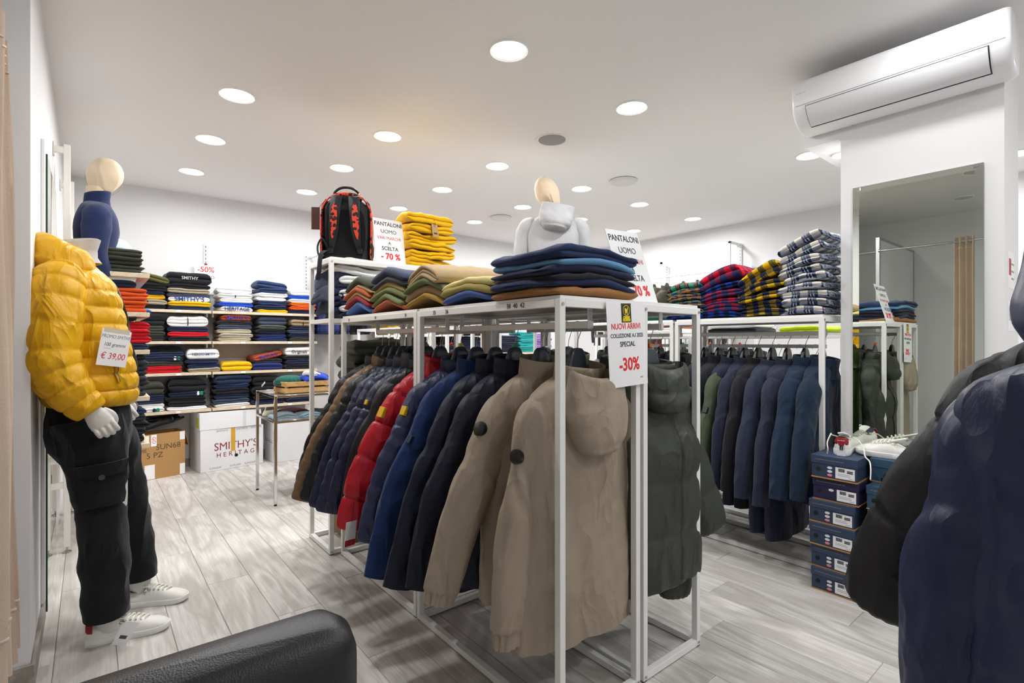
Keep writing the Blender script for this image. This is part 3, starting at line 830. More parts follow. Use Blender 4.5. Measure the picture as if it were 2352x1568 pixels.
def garment(name, label, cat, m, loc, rz, seed, L=.76, w=.25, d=.075, puff=0, pa=.012, sl=.70, flare=18, flare2=None, slr=(.088, .088, .077, .062), sflat=.52, spuff=None,
            collar=.055, hood=None, seams=(), badge=None, cuff=None, group=None, crease=1.0, fold=.006, m2=None, sy=0.0, elbow=.02, zipper=None, hoodmat=None, cuts=1.0, hem=None, fine=True, plk=False, tilt=0.0, bside=None):
    """jacket or coat hanging from its shoulders; local -y is the back, +x / -x the sleeves"""
    t = thing(name, label, cat, loc, rz, group)
    if tilt: t.rotation_euler = (0, tilt, rz)
    n, mm = (72, 84) if fine else (36, 34)
    zk = [0, .024, .056, .094, .15, .28, .55*L, .8*L, L]
    wk = [.098, .148, .198, .222, .232, w*.94, w*.97, w*1.0, w*1.02]
    if hem: wk[-2], wk[-1] = w*hem[0], w*hem[1]
    ds = min(.07, d + .012); dk = [.066, ds, ds, ds, min(.074, d + .01), d*.98, d, d*1.02, d]
    rings = torso_rings(L, wk, dk, zk, seed, puff, pa, fold, n, mm, seams, 2.4, crease=crease, z0=-.04)
    body = part('body', MB().loft(close_hem(rings), True, True), m, t, sharp=70)
    for s in (-1, 1):
        f = R(flare if s < 0 else (flare if flare2 is None else flare2))
        f += R(5)
        p0 = np.array([s*.125, 0, -.128]); dirv = np.array([s*math.sin(f), sy, -math.cos(f)])
        q1 = np.array([s*.195, 0, -.188]); e1 = np.array([s*elbow, 0, 0])
        path = [p0, q1, q1 + dirv*sl*.22, q1 + dirv*sl*.45 + e1, q1 + dirv*sl*.72 + e1*.6, q1 + dirv*sl*.93]
        nn, mm2 = (46, 76) if fine else (18, 28)
        sr = sleeve_rings(path, [.056, min(.078, slr[0])*cuts, slr[0]*cuts, slr[1]*cuts, slr[2]*cuts, slr[3]*cuts], [.75, .72, sflat, sflat, sflat, sflat], seed + 11*s, puff=spuff if spuff is not None else int(puff*sl/L), pa=pa, n=nn, m=mm2, crease=crease, cuff=cuff)
        last = sr[-1]; c = last.mean(0); ax = sr[-1].mean(0) - sr[-3].mean(0); ax /= np.linalg.norm(ax)
        in1 = c + (last - c)*.9; in2 = c + (last - c)*.8 - ax*.04
        so = part('sleeve', MB().loft(np.concatenate([sr, in1[None], in2[None]]), True, True), m2 or m, t, sharp=70)
        if cuff:
            k = int(len(sr)*(1 - cuff)) ; CR = sr[k:].copy(); cc = CR.mean(1, keepdims=True); CR = cc + (CR - cc)*1.02
            part('cuff', MB().loft(CR, False, False), m2 or m, so, sharp=70)
        if badge and s == (bside or -1):
            pos, sz, kind, bm = badge   # pos along the sleeve
            k = int(pos*(len(sr) - 1)); q = sr[k]; cc = q.mean(0)
            # outermost point of that ring on the outer-back side
            sel = int(np.argmax((q - cc) @ np.array([s*.93, -.37, 0])))
            nrm = q[sel] - cc; nrm /= np.linalg.norm(nrm); tn = sr[min(k+2, len(sr)-1)].mean(0) - sr[k-2].mean(0); tn /= np.linalg.norm(tn); bi = np.cross(nrm, tn); bi /= np.linalg.norm(bi); nrm = np.cross(tn, bi)
            if nrm @ (q[sel] - cc) < 0: nrm = -nrm
            Mx = Matrix(((bi[0], -tn[0], nrm[0], q[sel][0]), (bi[1], -tn[1], nrm[1], q[sel][1]), (bi[2], -tn[2], nrm[2], q[sel][2]), (0, 0, 0, 1)))
            B = MB()
            if kind == 'round': B.lathe([(.0005, .006), (sz*.8, .0062), (sz, .004), (sz, -.012), (.0005, -.012)], 28, Mx)
            else: B.box((-sz*.8, -sz, -.012), (sz*.8, sz, .005), Mx, bev=.0015)
            bo = part('badge', B, bm, so, label={'round': 'black round rubber badge'}.get(kind, 'yellow and black logo patch'))
            if kind == 'logo':
                part('emblem', MB().lathe([(.0005, .0066), (sz*.55, .0066), (sz*.55, .005), (.0005, .005)], 20, Mx @ Matrix.Translation((0, sz*.2, 0))), plain('e8c21a', .5), bo) if False else None
    if collar:
        part('collar', collar_mb(.1, .07, collar, seed + 2, puff=(1 if puff else 0)), m, t, sharp=70)
    if hood:
        part('hood', hood_mesh(hood[0], hood[1], hood[2], seed + 7, lift=hood[3] if len(hood) > 3 else -.02, puff=(2 if puff else 0), yb=hood[4] if len(hood) > 4 else .075), hoodmat or m, t, sharp=70)
    if zipper:
        zx, z0, z1 = zipper   # little pocket zip on the back/front face at x
        k0, k1 = int(z0*mm), int(z1*mm); pts = []
        for k in range(k0, k1):
            q = rings[k]; msk = q[:, 1] < 0; j = np.argmin(np.abs(q[:, 0] - zx) + (~msk)*10); pts.append(q[j] + np.array([0, -.003, 0]))
        part('zip', MB().tube(splp(14, pts[::max(1, len(pts)//6)]), .005, 6), M_BLACKP, t)
    if plk:
        pts = []
        for k in range(int(.03*mm), int(.97*mm), 3):
            q = rings[k]; msk = q[:, 1] < 0; j = np.argmin(np.abs(q[:, 0] - plk) + (~msk)*10); pts.append(q[j] + np.array([0, -.002, 0]))
        part('placket', MB().tube(splp(40, pts), .014, 8, flat=.35), m, t)
    return t

def ny(h, rough=.45): return cloth(h, rough, 'nylon', 1.0, .10)
C_BEIGE, C_NAVY, C_DNAVY, C_BLUE = 'a09280', '1e2742', '10172a', '142f60'
RZ = 1.311
JZ = RZ - .0085 - .135       # where a garment's neck point hangs below the rail
M_LOGOY = plain('e4b714', .5)
row = [  # y, name, label, colour, args
 (1.285, 'parka', 'beige hooded parka hanging nearest, back to the aisle', C_BEIGE, dict(L=.88, w=.285, d=.09, sl=.76, flare=5, flare2=7, seams=(.19,), hood=(.132, .27, .058, -.035, .088), cuff=.075, seed=1, collar=.06, fold=.009, rough=.6, badge=(.34, .024, 'round', M_BLACKP), cr=1.3, bside=-1)),
 (1.475, 'parka', 'beige parka with a black round badge, second on the front rack', C_BEIGE, dict(L=.80, w=.27, d=.085, sl=.70, flare=19, flare2=6, cuff=.06, seed=2, collar=.075, badge=(.30, .026, 'round', M_BLACKP), rough=.6, cr=1.2, seams=(.2,), fold=.012)),
 (1.635, 'jacket', 'matt black navy jacket hanging just behind the beige parkas', C_DNAVY, dict(L=.80, sl=.70, flare=17, flare2=6, seed=3, collar=.075, rough=.55)),
 (1.765, 'jacket', 'dark navy shell jacket, fourth on the front rack', C_DNAVY, dict(L=.86, sl=.74, flare=19, flare2=6, seed=4, collar=.07, rough=.55)),
 (1.905, 'jacket', 'royal blue softshell jacket with a stand collar', C_BLUE, dict(L=.86, sl=.76, flare=18, flare2=6, seed=5, collar=.065, rough=.75, seams=(.2,), badge=(.42, .016, 'sq', plain('12254a', .5)))),
 (2.035, 'puffer_jacket', 'slate navy light down jacket with a yellow sleeve patch, beside the blue softshell', '2b3153', dict(L=.72, sl=.66, flare=19, flare2=6, seed=6, puff=13, spuff=13, pa=.011, collar=.06, badge=(.30, .020, 'sq', M_LOGOY))),
 (2.215, 'puffer_jacket', 'bright red quilted puffer jacket on the clothes rack', 'b50a22', dict(L=.74, sl=.66, flare=20, flare2=6, seed=7, puff=6, spuff=5, pa=.015, d=.11, slr=(.105, .1, .09, .075), collar=.07, hood=(.12, .2, .055, -.03), badge=(.34, .024, 'sq', M_LOGOY))),
 (2.345, 'jacket', 'thin black jacket squeezed behind the red puffer', '1b1c22', dict(L=.72, sl=.6, flare=16, flare2=6, seed=8, collar=.05)),
 (2.425, 'puffer_jacket', 'navy quilted down jacket with a thin yellow zip pull, behind the red puffer', '1c2240', dict(L=.74, sl=.64, flare=19, flare2=6, seed=9, puff=12, spuff=12, pa=.012, collar=.085, badge=(.3, .012, 'sq', M_LOGOY))),
 (2.515, 'puffer_jacket', 'navy puffer jacket, fourth from the far end of the rack', '202745', dict(L=.74, sl=.66, flare=20, flare2=6, seed=10, puff=9, spuff=9, pa=.014, collar=.06)),
 (2.605, 'puffer_jacket', 'deep navy down jacket, third from the far end of the rack', '1c2442', dict(L=.74, sl=.66, flare=21, flare2=6, seed=11, puff=13, spuff=13, pa=.011, collar=.05)),
 (2.695, 'puffer_jacket', 'black light down jacket beside the tan one', '16181f', dict(L=.74, sl=.66, flare=21, flare2=6, seed=12, puff=12, spuff=12, pa=.011, collar=.05)),
 (2.785, 'puffer_jacket', 'tan brown light down jacket with narrow quilting', '7a6046', dict(L=.74, sl=.68, flare=22, flare2=6, seed=13, puff=14, spuff=14, pa=.011, collar=.06)),
 (2.875, 'puffer_jacket', 'black puffer jacket at the far end of the rack, behind the tan one', '15161b', dict(L=.7, sl=.6, flare=20, flare2=6, seed=14, puff=8, spuff=8, pa=.014, collar=.06)),
]
rg = random.Random(11)
cubes = [None, None, 'green', None, None, 'yellow', None, None, None, None, None, None, None, None]
for i, (y, nm, lab, c, kw) in enumerate(row):
    kw = dict(kw)
    if i >= 7: kw.setdefault('d', .046); kw.setdefault('sflat', .42)
    rough = kw.pop('rough', .42); cr = kw.pop('cr', 1.0)
    rz = 0.0 if i == 0 else rg.uniform(-.07, .07)
    mm = cloth(c, rough, 'nylon' if rough < .5 else 'weave', 1.0, .08)
    garment(nm, lab, 'jacket', mm, (1.349, y, JZ), rz, kw.pop('seed'), group='jackets along the front racks', crease=cr, badge=kw.pop('badge', None), **kw)
    hanger(1.349, y, RZ, rz, 'grey plastic hanger holding the ' + lab.split(',')[0].replace(' hanging just behind the beige parkas', ' behind the beige parkas'), cube=cubes[i])
# right-hand rack: dark green puffers
gr = [(1.28, 'dark green puffer jacket nearest the aisle, front placket and cuff showing', '33382f', dict(seed=21, rz=-.12, L=.84, sl=.86, flare=6, flare2=-8, puff=4, spuff=4, pa=.017, d=.12, w=.26, slr=(.105, .1, .095, .085), collar=.06, hood=(.12, .18, .06, -.02), plk=.06)),
      (1.42, 'dark green long puffer jacket with a side pocket zip', '353a32', dict(seed=22, rz=-.28, L=.84, sl=.72, flare=6, flare2=22, puff=5, spuff=4, pa=.017, d=.12, w=.29, slr=(.105, .1, .095, .085), collar=.07, zipper=(.2, .48, .66))),
      (1.74, 'olive green parka hanging behind the dark green puffers', '566a34', dict(seed=23, L=.8, sl=.66, flare=8, flare2=10, collar=.09)),
      (1.90, 'black jacket hanging farthest behind the dark green puffers', '1a1b20', dict(seed=24, L=.78, sl=.66, flare=8, flare2=10, collar=.05, fine=False))]
for y, lab, c, kw in gr:
    rz = kw.pop('rz', rg.uniform(-.05, .05))
    garment('puffer_jacket' if 'puffer jacket' in lab else 'jacket', lab, 'jacket', ny(c, .55), (1.765, y, JZ), rz, kw.pop('seed'), group='jackets on the green puffer rack', **kw)
    hanger(1.765, y, RZ, rz, 'grey plastic hanger holding the ' + lab.split(',')[0], cube='orange' if y < 1.4 else None)
# ================================================================== coats on the rack beside the pillar
RZ2 = 1.300; JZ2 = RZ2 - .0085 - .135
coats = [
 (1.175, 'sweat_jacket', 'teal navy zip jacket nearest the pillar', '13283f', dict(seed=31, L=.74, sl=.62, flare=11, collar=.06, w=.25, d=.08), 'navy'),
 (1.265, 'sweat_jacket', 'teal navy zip jacket, second from the pillar', '142a44', dict(seed=32, L=.74, sl=.64, flare=13, collar=.06), 'navy'),
 (1.365, 'coat', 'slate navy long coat with a wide collar, third from the pillar', '272c3f', dict(seed=33, L=1.0, sl=.70, flare=9, collar=.045, seams=(.15,)), 'red'),
 (1.455, 'coat', 'slate navy long coat, fourth from the pillar', '293046', dict(seed=34, L=.98, sl=.68, flare=10, collar=.04), 'red'),
 (1.54, 'coat', 'black coat between slate ones', '17181f', dict(seed=35, L=.86, sl=.66, flare=9, collar=.05), 'red'),
 (1.625, 'coat', 'dark slate coat, right of the olive sleeve', '20263a', dict(seed=36, L=.86, sl=.66, flare=8, collar=.05), 'red'),
 (1.71, 'jacket', 'navy jacket with olive green sleeves', '1c2438', dict(seed=37, L=.78, sl=.66, flare=12, collar=.05, m2=cloth('4c5640', .8, 'weave'), badge=(.45, .02, 'sq', plain('1a1c26', .5))), 'red'),
 (1.80, 'jacket', 'black jacket left of the olive sleeve', '15171e', dict(seed=38, L=.80, sl=.66, flare=9, collar=.06), 'red'),
 (1.90, 'jacket', 'dark purple navy jacket ending the coat rack', '1d1c2c', dict(seed=39, L=.80, sl=.66, flare=9, collar=.05), 'red'),
]
for y, nm, lab, c, kw, hk in coats:
    rz = rg.uniform(-.04, .04); kw.setdefault('sflat', .52); kw['d'] = .055
    garment(nm, lab, 'coat' if nm == 'coat' else 'jacket', cloth(c, .85, 'weave', 1, .12), (3.25, y, JZ2), rz, kw.pop('seed'), group='coats on the rack by the pillar', flare2=7, **kw)
    hanger(3.25, y, RZ2, rz, 'black hanger with %s hook holding the %s' % (hk, lab.split(',')[0]), hk, 'black')
far = [(2.12, '1b1f2e', 'dark navy puffer jacket, nearest on the rack with dark jackets'), (2.26, '16171d', 'black puffer jacket, second on the rack with dark jackets'), (2.42, '1a1c24', 'black quilted jacket, third on the rack with dark jackets'),
       (2.58, '232a3c', 'slate jacket, fourth on the rack with dark jackets'), (2.76, '17181e', 'black jacket farthest on the rack with dark jackets')]
for k, (y, c, lab) in enumerate(far):
    garment('puffer_jacket', lab, 'jacket', ny(c, .5), (3.25, y, JZ2), rg.uniform(-.06, .06), 50 + k, L=.78, sl=.64, flare=11, flare2=7, puff=6, spuff=6, pa=.016, collar=.07, fine=False, group='dark jackets on the far rack')
    hanger(3.25, y, RZ2, 0, 'black hanger with red hook holding the ' + lab.split(',')[0], 'red', 'black', 'orange' if k == 1 else None)
khk = [(1.42, '8a7a66', 'khaki taupe jacket near the pillar, right of the rack post'), (1.52, '857561', 'khaki taupe jacket behind the other, near the pillar'), (1.66, '1b1c22', 'black jacket behind the khaki taupe ones')]
for k, (y, c, lab) in enumerate(khk):
    garment('jacket', lab, 'jacket', cloth(c, .7, 'weave'), (3.81, y, 1.22 - .1435), rg.uniform(-.05, .05), 60 + k, L=.76, sl=.62, flare=10, flare2=6, collar=.05, fine=False, group='jackets on the rack behind the coats')
    hanger(3.81, y, 1.22, 0, 'black hanger holding the ' + ('nearer khaki jacket', 'farther khaki jacket', 'black jacket behind the khaki ones')[k] + ' near the pillar', 'black', 'black')

# background racks seen through the gaps
bgc = ['17181e', '1c2236', '22252b', '2b2f27', '1a1d2b', '3a2a2a', '15161b', '20294a']
WORD = ['black', 'navy', 'charcoal', 'dark olive', 'dark blue', 'dark brown', 'coal black', 'blue']
nth = ['first', 'second', 'third', 'fourth', 'fifth', 'sixth', 'seventh']
for q, (xx, ya, wh) in enumerate(((2.44, 3.68, 'nearer rack behind the tall rack'), (2.44, 4.6, 'farther rack behind the tall rack'), (4.59, 2.2, 'nearer rack beyond the diffuser'), (4.59, 3.1, 'farther rack beyond the diffuser'))):
    for k in range(6):
        c = bgc[(k + 3*q) % 8]; y = ya + .145*k
        lab = '%s jacket, %s on the %s' % (WORD[(k + 3*q) % 8], nth[k], wh)
        garment('jacket', lab, 'jacket', cloth(c, .8, 'weave', .5), (xx, y, JZ), rg.uniform(-.06, .06), 120 + q*10 + k, L=.76, sl=.6, flare=9, flare2=9, collar=.06, fine=False, group='jackets on the background racks')
        hanger(xx, y, RZ, 0, 'hanger holding the ' + lab.replace(',', ''), 'steel', 'black', [None, 'red', None, 'orange', None, 'green'][k])

# ================================================================== garments on the high wall rails
def wallrail(a, b, axis, off, z, label, wallpos):
    t = thing('wall_rail', label, 'clothes rail', (0, 0, 0), 0, 'white wall rails')
    if axis == 'x':
        part('tube', MB().box((a, off - .012, z - .012), (b, off + .012, z + .012), bev=.003), M_RACK, t)
        for x in (a + .02, b - .02): part('arm', MB().box((x - .012, off, z - .012), (x + .012, wallpos, z + .012), bev=.002), M_RACK, t)
    else:
        part('tube', MB().box((off - .012, a, z - .012), (off + .012, b, z + .012), bev=.003), M_RACK, t)
        for y in (a + .02, b - .02): part('arm', MB().box((off, y - .012, z - .012), (wallpos, y + .012, z + .012), bev=.002), M_RACK, t)
wallrail(1.95, 4.45, 'x', 5.74, 2.22, 'white rail on the back wall above the folded trousers', YB)
wallrail(2.9, 5.6, 'y', 5.97, 2.12, 'white rail on the right wall above the plaid shirts', XR)
hi = [(2.02, '26366b', 'blue quilted jacket on the back wall beside the shelves'), (2.16, '202a52', 'dark blue jacket on the back wall behind the tall shelf rack'), (2.42, '1b1d26', 'black jacket on the back wall rail, left of the yellow one'),
      (2.74, 'e0a512', 'bright yellow quilted jacket on the back wall'), (2.98, 'c8152c', 'bright red quilted jacket on the back wall'), (3.25, 'efefef', 'white jacket on the back wall rail'),
      (3.46, '1b2134', 'navy jacket on the back wall rail behind the khaki trousers'), (3.66, '1d2440', 'dark blue jacket on the back wall rail, near its right end'), (3.9, '2a2c36', 'charcoal jacket on the back wall rail, at its right end'), (4.15, '7d1f33', 'maroon jacket ending the back wall rail')]
for k, (x, c, lab) in enumerate(hi):
    garment('puffer_jacket', lab, 'jacket', ny(c, .5), (x, 5.74, 2.22 - .1435), PI/2 + rg.uniform(-.1, .1), 70 + k, L=.70, sl=.58, flare=2, puff=8, spuff=8, pa=.014, collar=.06, fine=False, group='jackets on the back wall rail')
    hanger(x, 5.74, 2.22, PI/2, 'dark hanger holding the ' + lab.split(',')[0], 'steel', 'black')
ol = [(5.1, '2b2c30', 'charcoal jacket'), (4.75, 'd9a21c', 'mustard fleece jacket'), (4.45, '5c5640', 'olive jacket with cream fleece collar'), (4.25, '605a44', 'olive parka with cream lining'), (4.05, '3d3a30', 'dark olive parka'),
      (3.8, '1e2230', 'navy parka'), (3.6, '1c1d22', 'black parka'), (3.4, '2a241f', 'dark brown parka')]
for k, (y, c, lab) in enumerate(ol):
    garment('parka', lab + ' on the right wall rail above the plaid shirts', 'jacket', cloth(c, .8, 'weave'), (5.97, y, 2.12 - .1435), rg.uniform(-.1, .1), 90 + k, L=.74, sl=.6, flare=3, collar=.07, fine=False, group='jackets on the right wall rail')
    hanger(5.97, y, 2.12, 0, 'dark hanger holding the %s on the right wall' % lab.replace(' with cream fleece collar', ' second from the corner'), 'steel', 'black')
    if k < 7: continue
for k, y in enumerate((3.3, 3.2, 3.1, 3.0)):
    hanger(5.97, y, 2.12, 0, 'empty dark hanger on the right wall rail, %s' % ('farthest of four', 'second farthest', 'third farthest', 'nearest of four')[k], 'steel', 'black')

# ================================================================== folded garments
def folded_mesh(w, d, h, layers, seed, bend=0.0, bendy=0.0, wobl=1.0, m=None, roll=0.0, taper=0.0):
    Y, Z, LB = [], [], []
    hl = h/layers
    for l in range(layers):       # rounded folds on the front
        ex = .004*math.sin(seed*1.7 + l*2.3)
        for q in np.linspace(-PI/2*.9, PI/2*.9, 5):
            Y.append(-d/2 + .5*hl - ex - math.cos(q)*.5*hl*1.15); Z.append(hl*(l + .5) + .5*hl*math.sin(q))
    for q in np.linspace(.12, .9, 7): Y.append(-d/2 + q*d); Z.append(h*(1 + .05*math.sin(PI*q)))
    for q in np.linspace(PI/2*.9, -PI/2*.9, 5): Y.append(d/2 - .3*h + math.cos(q)*.3*h); Z.append(h*.5 + .5*h*math.sin(q))
    for q in np.linspace(.9, .12, 7): Y.append(-d/2 + q*d); Z.append(0)
    Y = np.array(Y); Z = np.array(Z)
    nx = 17; xs = np.sin(np.linspace(-PI/2, PI/2, nx))*w/2
    rings = []
    e = min(.045, w*.14)
    for x in xs:
        a = max(0, abs(x) - (w/2 - e))/e; f = math.sqrt(max(.03, 1 - a**2*.97))
        z = (Z - h*.45)*(f**.8) + h*.45; y = Y*(1 - .03*(1 - f))
        rings.append(np.stack([np.full_like(y, x), y, z], 1))
    Rg = np.array(rings)
    o = .0055*wobl*wob(Rg, seed, 22) + .0028*wobl*wob(Rg, seed + 1, 60)
    top = np.clip(Rg[:, :, 2]/h, 0, 1)
    Rg[:, :, 2] += o*(.35 + .65*top); Rg[:, :, 1] += .006*wobl*wob(Rg, seed + 2, 16) ; Rg[:, :, 0] += .006*wobl*wob(Rg, seed + 4, 18)
    t = np.abs(Rg[:, :, 0])/(w/2)
    Rg[:, :, 2] += bend*(1 - t**1.25)
    t2 = Rg[:, :, 1]/(d/2)
    Rg[:, :, 2] += bendy*(1 - np.abs(t2)**1.5)
    return MB().loft(Rg).mesh('folded_garment', m, 75)

def stack(items, x, y, z, rz, w, d, where, group, kind, name, cat, seed, bend=0, bendy=0, tilt=0.0, tiltax=1, jit=.008, wobl=1.0, shrink=0.0):
    """items bottom to top: (hex, colour word, height[, opts])"""
    r_ = random.Random(seed); zz = z; n = len(items); cosn = {}
    for i, it in enumerate(items):
        hx, cw, h = it[:3]; op = it[3] if len(it) > 3 else {}
        pos = 'bottom of the' if i == 0 else ('top of the' if i == n - 1 else ORD[i] + ' from bottom of the')
        lab = '%s folded %s, %s %s' % (cw, op.get('kind', kind), pos, where)
        if n == 1: lab = '%s folded %s lying alone on the %s' % (cw, op.get('kind', kind), where)
        m = op.get('mat') or cloth(hx, .88, op.get('tex', 'knit'), 1, .14)
        ww = (op.get('w', w))*(1 - shrink*i) + r_.uniform(-.012, .012); dd = op.get('d', d)*(1 - shrink*i) + r_.uniform(-.012, .012)
        b = bend*op.get('bend', 1.0)
        me = folded_mesh(ww, dd, h, op.get('layers', 2), seed*13 + i, b, bendy*op.get('bend', 1.0), wobl*op.get('wob', 1), m)
        loc = (x + r_.uniform(-jit, jit) + op.get('dx', 0), y + r_.uniform(-jit, jit) + op.get('dy', 0), zz + op.get('dz', 0))
        rot = [0, 0, rz + r_.uniform(-.05, .05) + op.get('rz', 0)]
        rot[tiltax] = tilt*i/max(1, n - 1) + op.get('tilt', 0)
        if 'text' in op or op.get('zip') or op.get('patch'):
            t = thing(name, lab, cat, loc, rot=tuple(rot), group=group)
            inst('fabric', me, t)
            if 'text' in op:
                s, size, col = op['text']
                text(s, size, plain(col, .8), t, (op.get('tx', 0), -dd/2 - h*.09 - .004, h*.5), name='print', ext=.0015, bold=size*.012)
            if op.get('zip'):
                part('zip', MB().tube([(op.get('zx', .0), -dd/2 + .06, h*1.02), (op.get('zx', .0), -dd/2 + .02, h*.98), (op.get('zx', .0), -dd/2 - .008, h*.6), (op.get('zx', .0), -dd/2 - .004, h*.1)], .0045, 6), plain(op['zip'], .5), t)
            if op.get('patch'):
                px_, c1, c2 = op['patch']
                part('band', MB().box((px_ - .025, -dd/2 - h*.16, h*.08), (px_, -dd/2 + .06, h*.97), bev=.006), cloth(c1, .85), t)
                part('band', MB().box((px_, -dd/2 - h*.15, h*.1), (px_ + .03, -dd/2 + .06, h*.96), bev=.006), cloth(c2, .85), t)
        else:
            t = inst(name, me, None, loc, tuple(rot)); tag(t, lab, cat, group)
        zz += h*op.get('pack', .985)
    return zz
NV, BK, WH, YE, OR, RD, OL, CH, SL, KH, LK, BL, TN = '1b2744', '14161d', 'eeeeee', 'e8b400', 'd2501a', 'c40f1f', '3c3f35', '2a2a30', '3a4258', '9d927c', 'b4ad98', '1648b8', 'a28d6c'

# ------------------------------------------------------------------ back wall shelves
SD, SY = .37, 5.73
lev = [('top', 1.552), ('second', 1.256), ('third', .960), ('lowest', .606)]
def uprights():
    for k, X in enumerate((-.08, .92, 1.92)):
        t = thing('shelf_upright', 'slotted white shelf upright on the back wall, %s' % ('leftmost, beside the left wall', 'in the middle of the folded sweatshirts', 'right of the folded sweatshirts')[k], 'upright', (X, YB, 0), 0, 'slotted uprights')
        part('channel', MB().box((-.014, -.022, .1), (.014, 0, 2.25), bev=.002), M_RACK, t)
        me = _slot
        for j in range(16): inst('slot', me, t, (0, -.0222, 1.62 + j*.04))
_slot = MB().box((-.0035, -.0008, -.011), (.0035, .0004, .011)).mesh('slot', plain('4b4b4e', .7))
uprights()
for b, (xa, xb) in enumerate(((-.075, .915), (.925, 1.93))):
    for nm, z in lev:
        t = thing('wall_shelf', 'pale oak shelf board on the back wall, %s level, %s bay' % (nm, ('left', 'right')[b]), 'shelf', ((xa + xb)/2, SY, z), 0, 'pale oak wall shelves')
        hw = (xb - xa)/2
        part('board', MB().box((-hw, 0, -.026), (hw, SD - .024, 0), bev=.0015), M_OAK, t)
        for s in (-1, 1): part('bracket', MB().box((s*(hw - .02) - .006, .1, -.06), (s*(hw - .02) + .006, SD - .024, -.026)), M_RACK, t)
        for k in range(2): part('price_label', MB().box((-hw + .25 + .45*k, -.0015, -.023), (-hw + .29 + .45*k, 0, -.004)), M_PAPER, t)

def bs(level, xc, w, items, desc, seed, **kw):
    z = lev[level][1]
    g = desc
    stack(items, xc, SY + .165, z, 0, w, .30, desc, g, 'sweatshirt', 'folded_sweatshirt', 'sweatshirt', seed, **kw)
Q = .046
# top shelf
bs(0, .40, .30, [(BK, 'black', .04), (KH, 'khaki', .05, dict(zip='20222a')), (YE, 'yellow', .045, dict(dx=-.02, rz=.1)), (NV, 'navy', .03), (BK, 'black', .05, dict(dx=.02)), (BK, 'dark', .055, dict(dx=.03)), ('5a5a2c', 'olive green', .06, dict(w=.36, tilt=.22, zip='2b2b1a', zx=.02))], 'leftmost stack, top back shelf', 201)
bs(0, .735, .34, [(NV, 'navy', .035), (YE, 'yellow', .045), (WH, 'white printed', .045, dict(text=("SMITHY'S", .06, '26408c'))), (SL, 'slate', .035), (KH, 'grey olive', .045), (BK, 'black', .045), (BK, 'black printed', .11, dict(w=.37, layers=2, text=('SMITHY', .04, 'b9b9b0')))], 'tall black-topped stack, top back shelf', 202)
bs(0, 1.135, .30, [(WH, 'white printed', .05, dict(text=('HERITAGE', .05, '2a3a66'))), (BL, 'bright blue', .04), (WH, 'white', .045), (WH, 'white zipped', .045, dict(zip='20222a')), (WH, 'white', .07)], 'white stack, top back shelf', 203)
bs(0, 1.475, .29, [(YE, 'yellow', .035), (NV, 'navy', .045), ('22335c', 'dark blue', .045), (WH, 'white', .04), (WH, 'white', .045, dict(rz=.1)), ('22335c', 'dark blue', .045), ('263a63', 'blue', .07, dict(tilt=.1))], 'blue-topped stack, top back shelf', 204)
bs(0, 1.78, .27, [(NV, 'navy', .04), (OR, 'orange', .04), ('e06a1c', 'orange', .038), (WH, 'white', .04), (BL, 'bright blue', .04), (WH, 'white', .06)], 'rightmost stack, top back shelf', 205)
# second shelf
bs(1, .40, .28, [(CH, 'charcoal', .05), (OL, 'dark olive', .045), (OL, 'dark olive', .05), (BK, 'black', .09)], 'leftmost stack, second back shelf', 206)
bs(1, .735, .33, [(BK, 'black', .045), (RD, 'red', .045), (NV, 'navy', .05), (WH, 'white zipped', .095, dict(zip='20222a', layers=3))], 'white-topped stack, second back shelf', 207)
bs(1, 1.135, .30, [(LK, 'pale khaki', .04), (LK, 'pale khaki', .04), (LK, 'pale khaki', .042), (SL, 'slate', .045), (CH, 'charcoal', .04), ('a8451f', 'rust printed', .055, dict(w=.26, text=("SMITHY'S", .05, '3b3f9a')))], 'rust-topped stack, second back shelf', 208)
bs(1, 1.475, .28, [('1d2c5c', 'dark blue', .042), ('1d2c5c', 'dark blue', .042), (BK, 'black', .045), ('4d5a50', 'grey green', .04), (SL, 'slate grey', .085)], 'slate-topped stack, second back shelf', 209)
bs(1, 1.78, .26, [(OL, 'dark olive', .04), (NV, 'navy', .045), (SL, 'slate', .04), (NV, 'navy', .04), (TN, 'tan zipped', .07, dict(zip='20222a'))], 'tan-topped stack, second back shelf', 210)
# third shelf
bs(2, .52, .32, [(RD, 'red', .035), (RD, 'red', .035), (OL, 'dark olive', .045), (NV, 'navy', .042, dict(patch=(.11, 'e8e8e8', '178a66'))), (NV, 'navy', .042), (BK, 'black', .05, dict(d=.24))], 'red-bottomed stack, third back shelf', 211)
bs(2, .855, .27, [(KH, 'khaki', .04), ('22335c', 'dark blue', .042), (NV, 'navy', .045), (WH, 'white printed', .09, dict(layers=2, text=('HERSCHMITH', .032, '2a3a66')))], 'white-topped stack, third back shelf', 212)
bs(2, 1.15, .28, [(YE, 'yellow', .09, dict(layers=2, tilt=.0))], 'third back shelf, right of the joint', 213)
bs(2, 1.435, .28, [('232f6a', 'blue', .07), (CH, 'charcoal', .05), ('a8451f', 'rust printed', .055, dict(tilt=-.22, text=("SMITHY'S", .045, '3b3f9a')))], 'rust-topped stack, third back shelf', 214)
bs(2, 1.745, .28, [(BK, 'black', .05), (NV, 'navy', .05), (CH, 'charcoal', .045), (WH, 'white printed', .085, dict(text=('Originals', .045, '2b2b33')))], 'rightmost white-topped stack, third back shelf', 215)
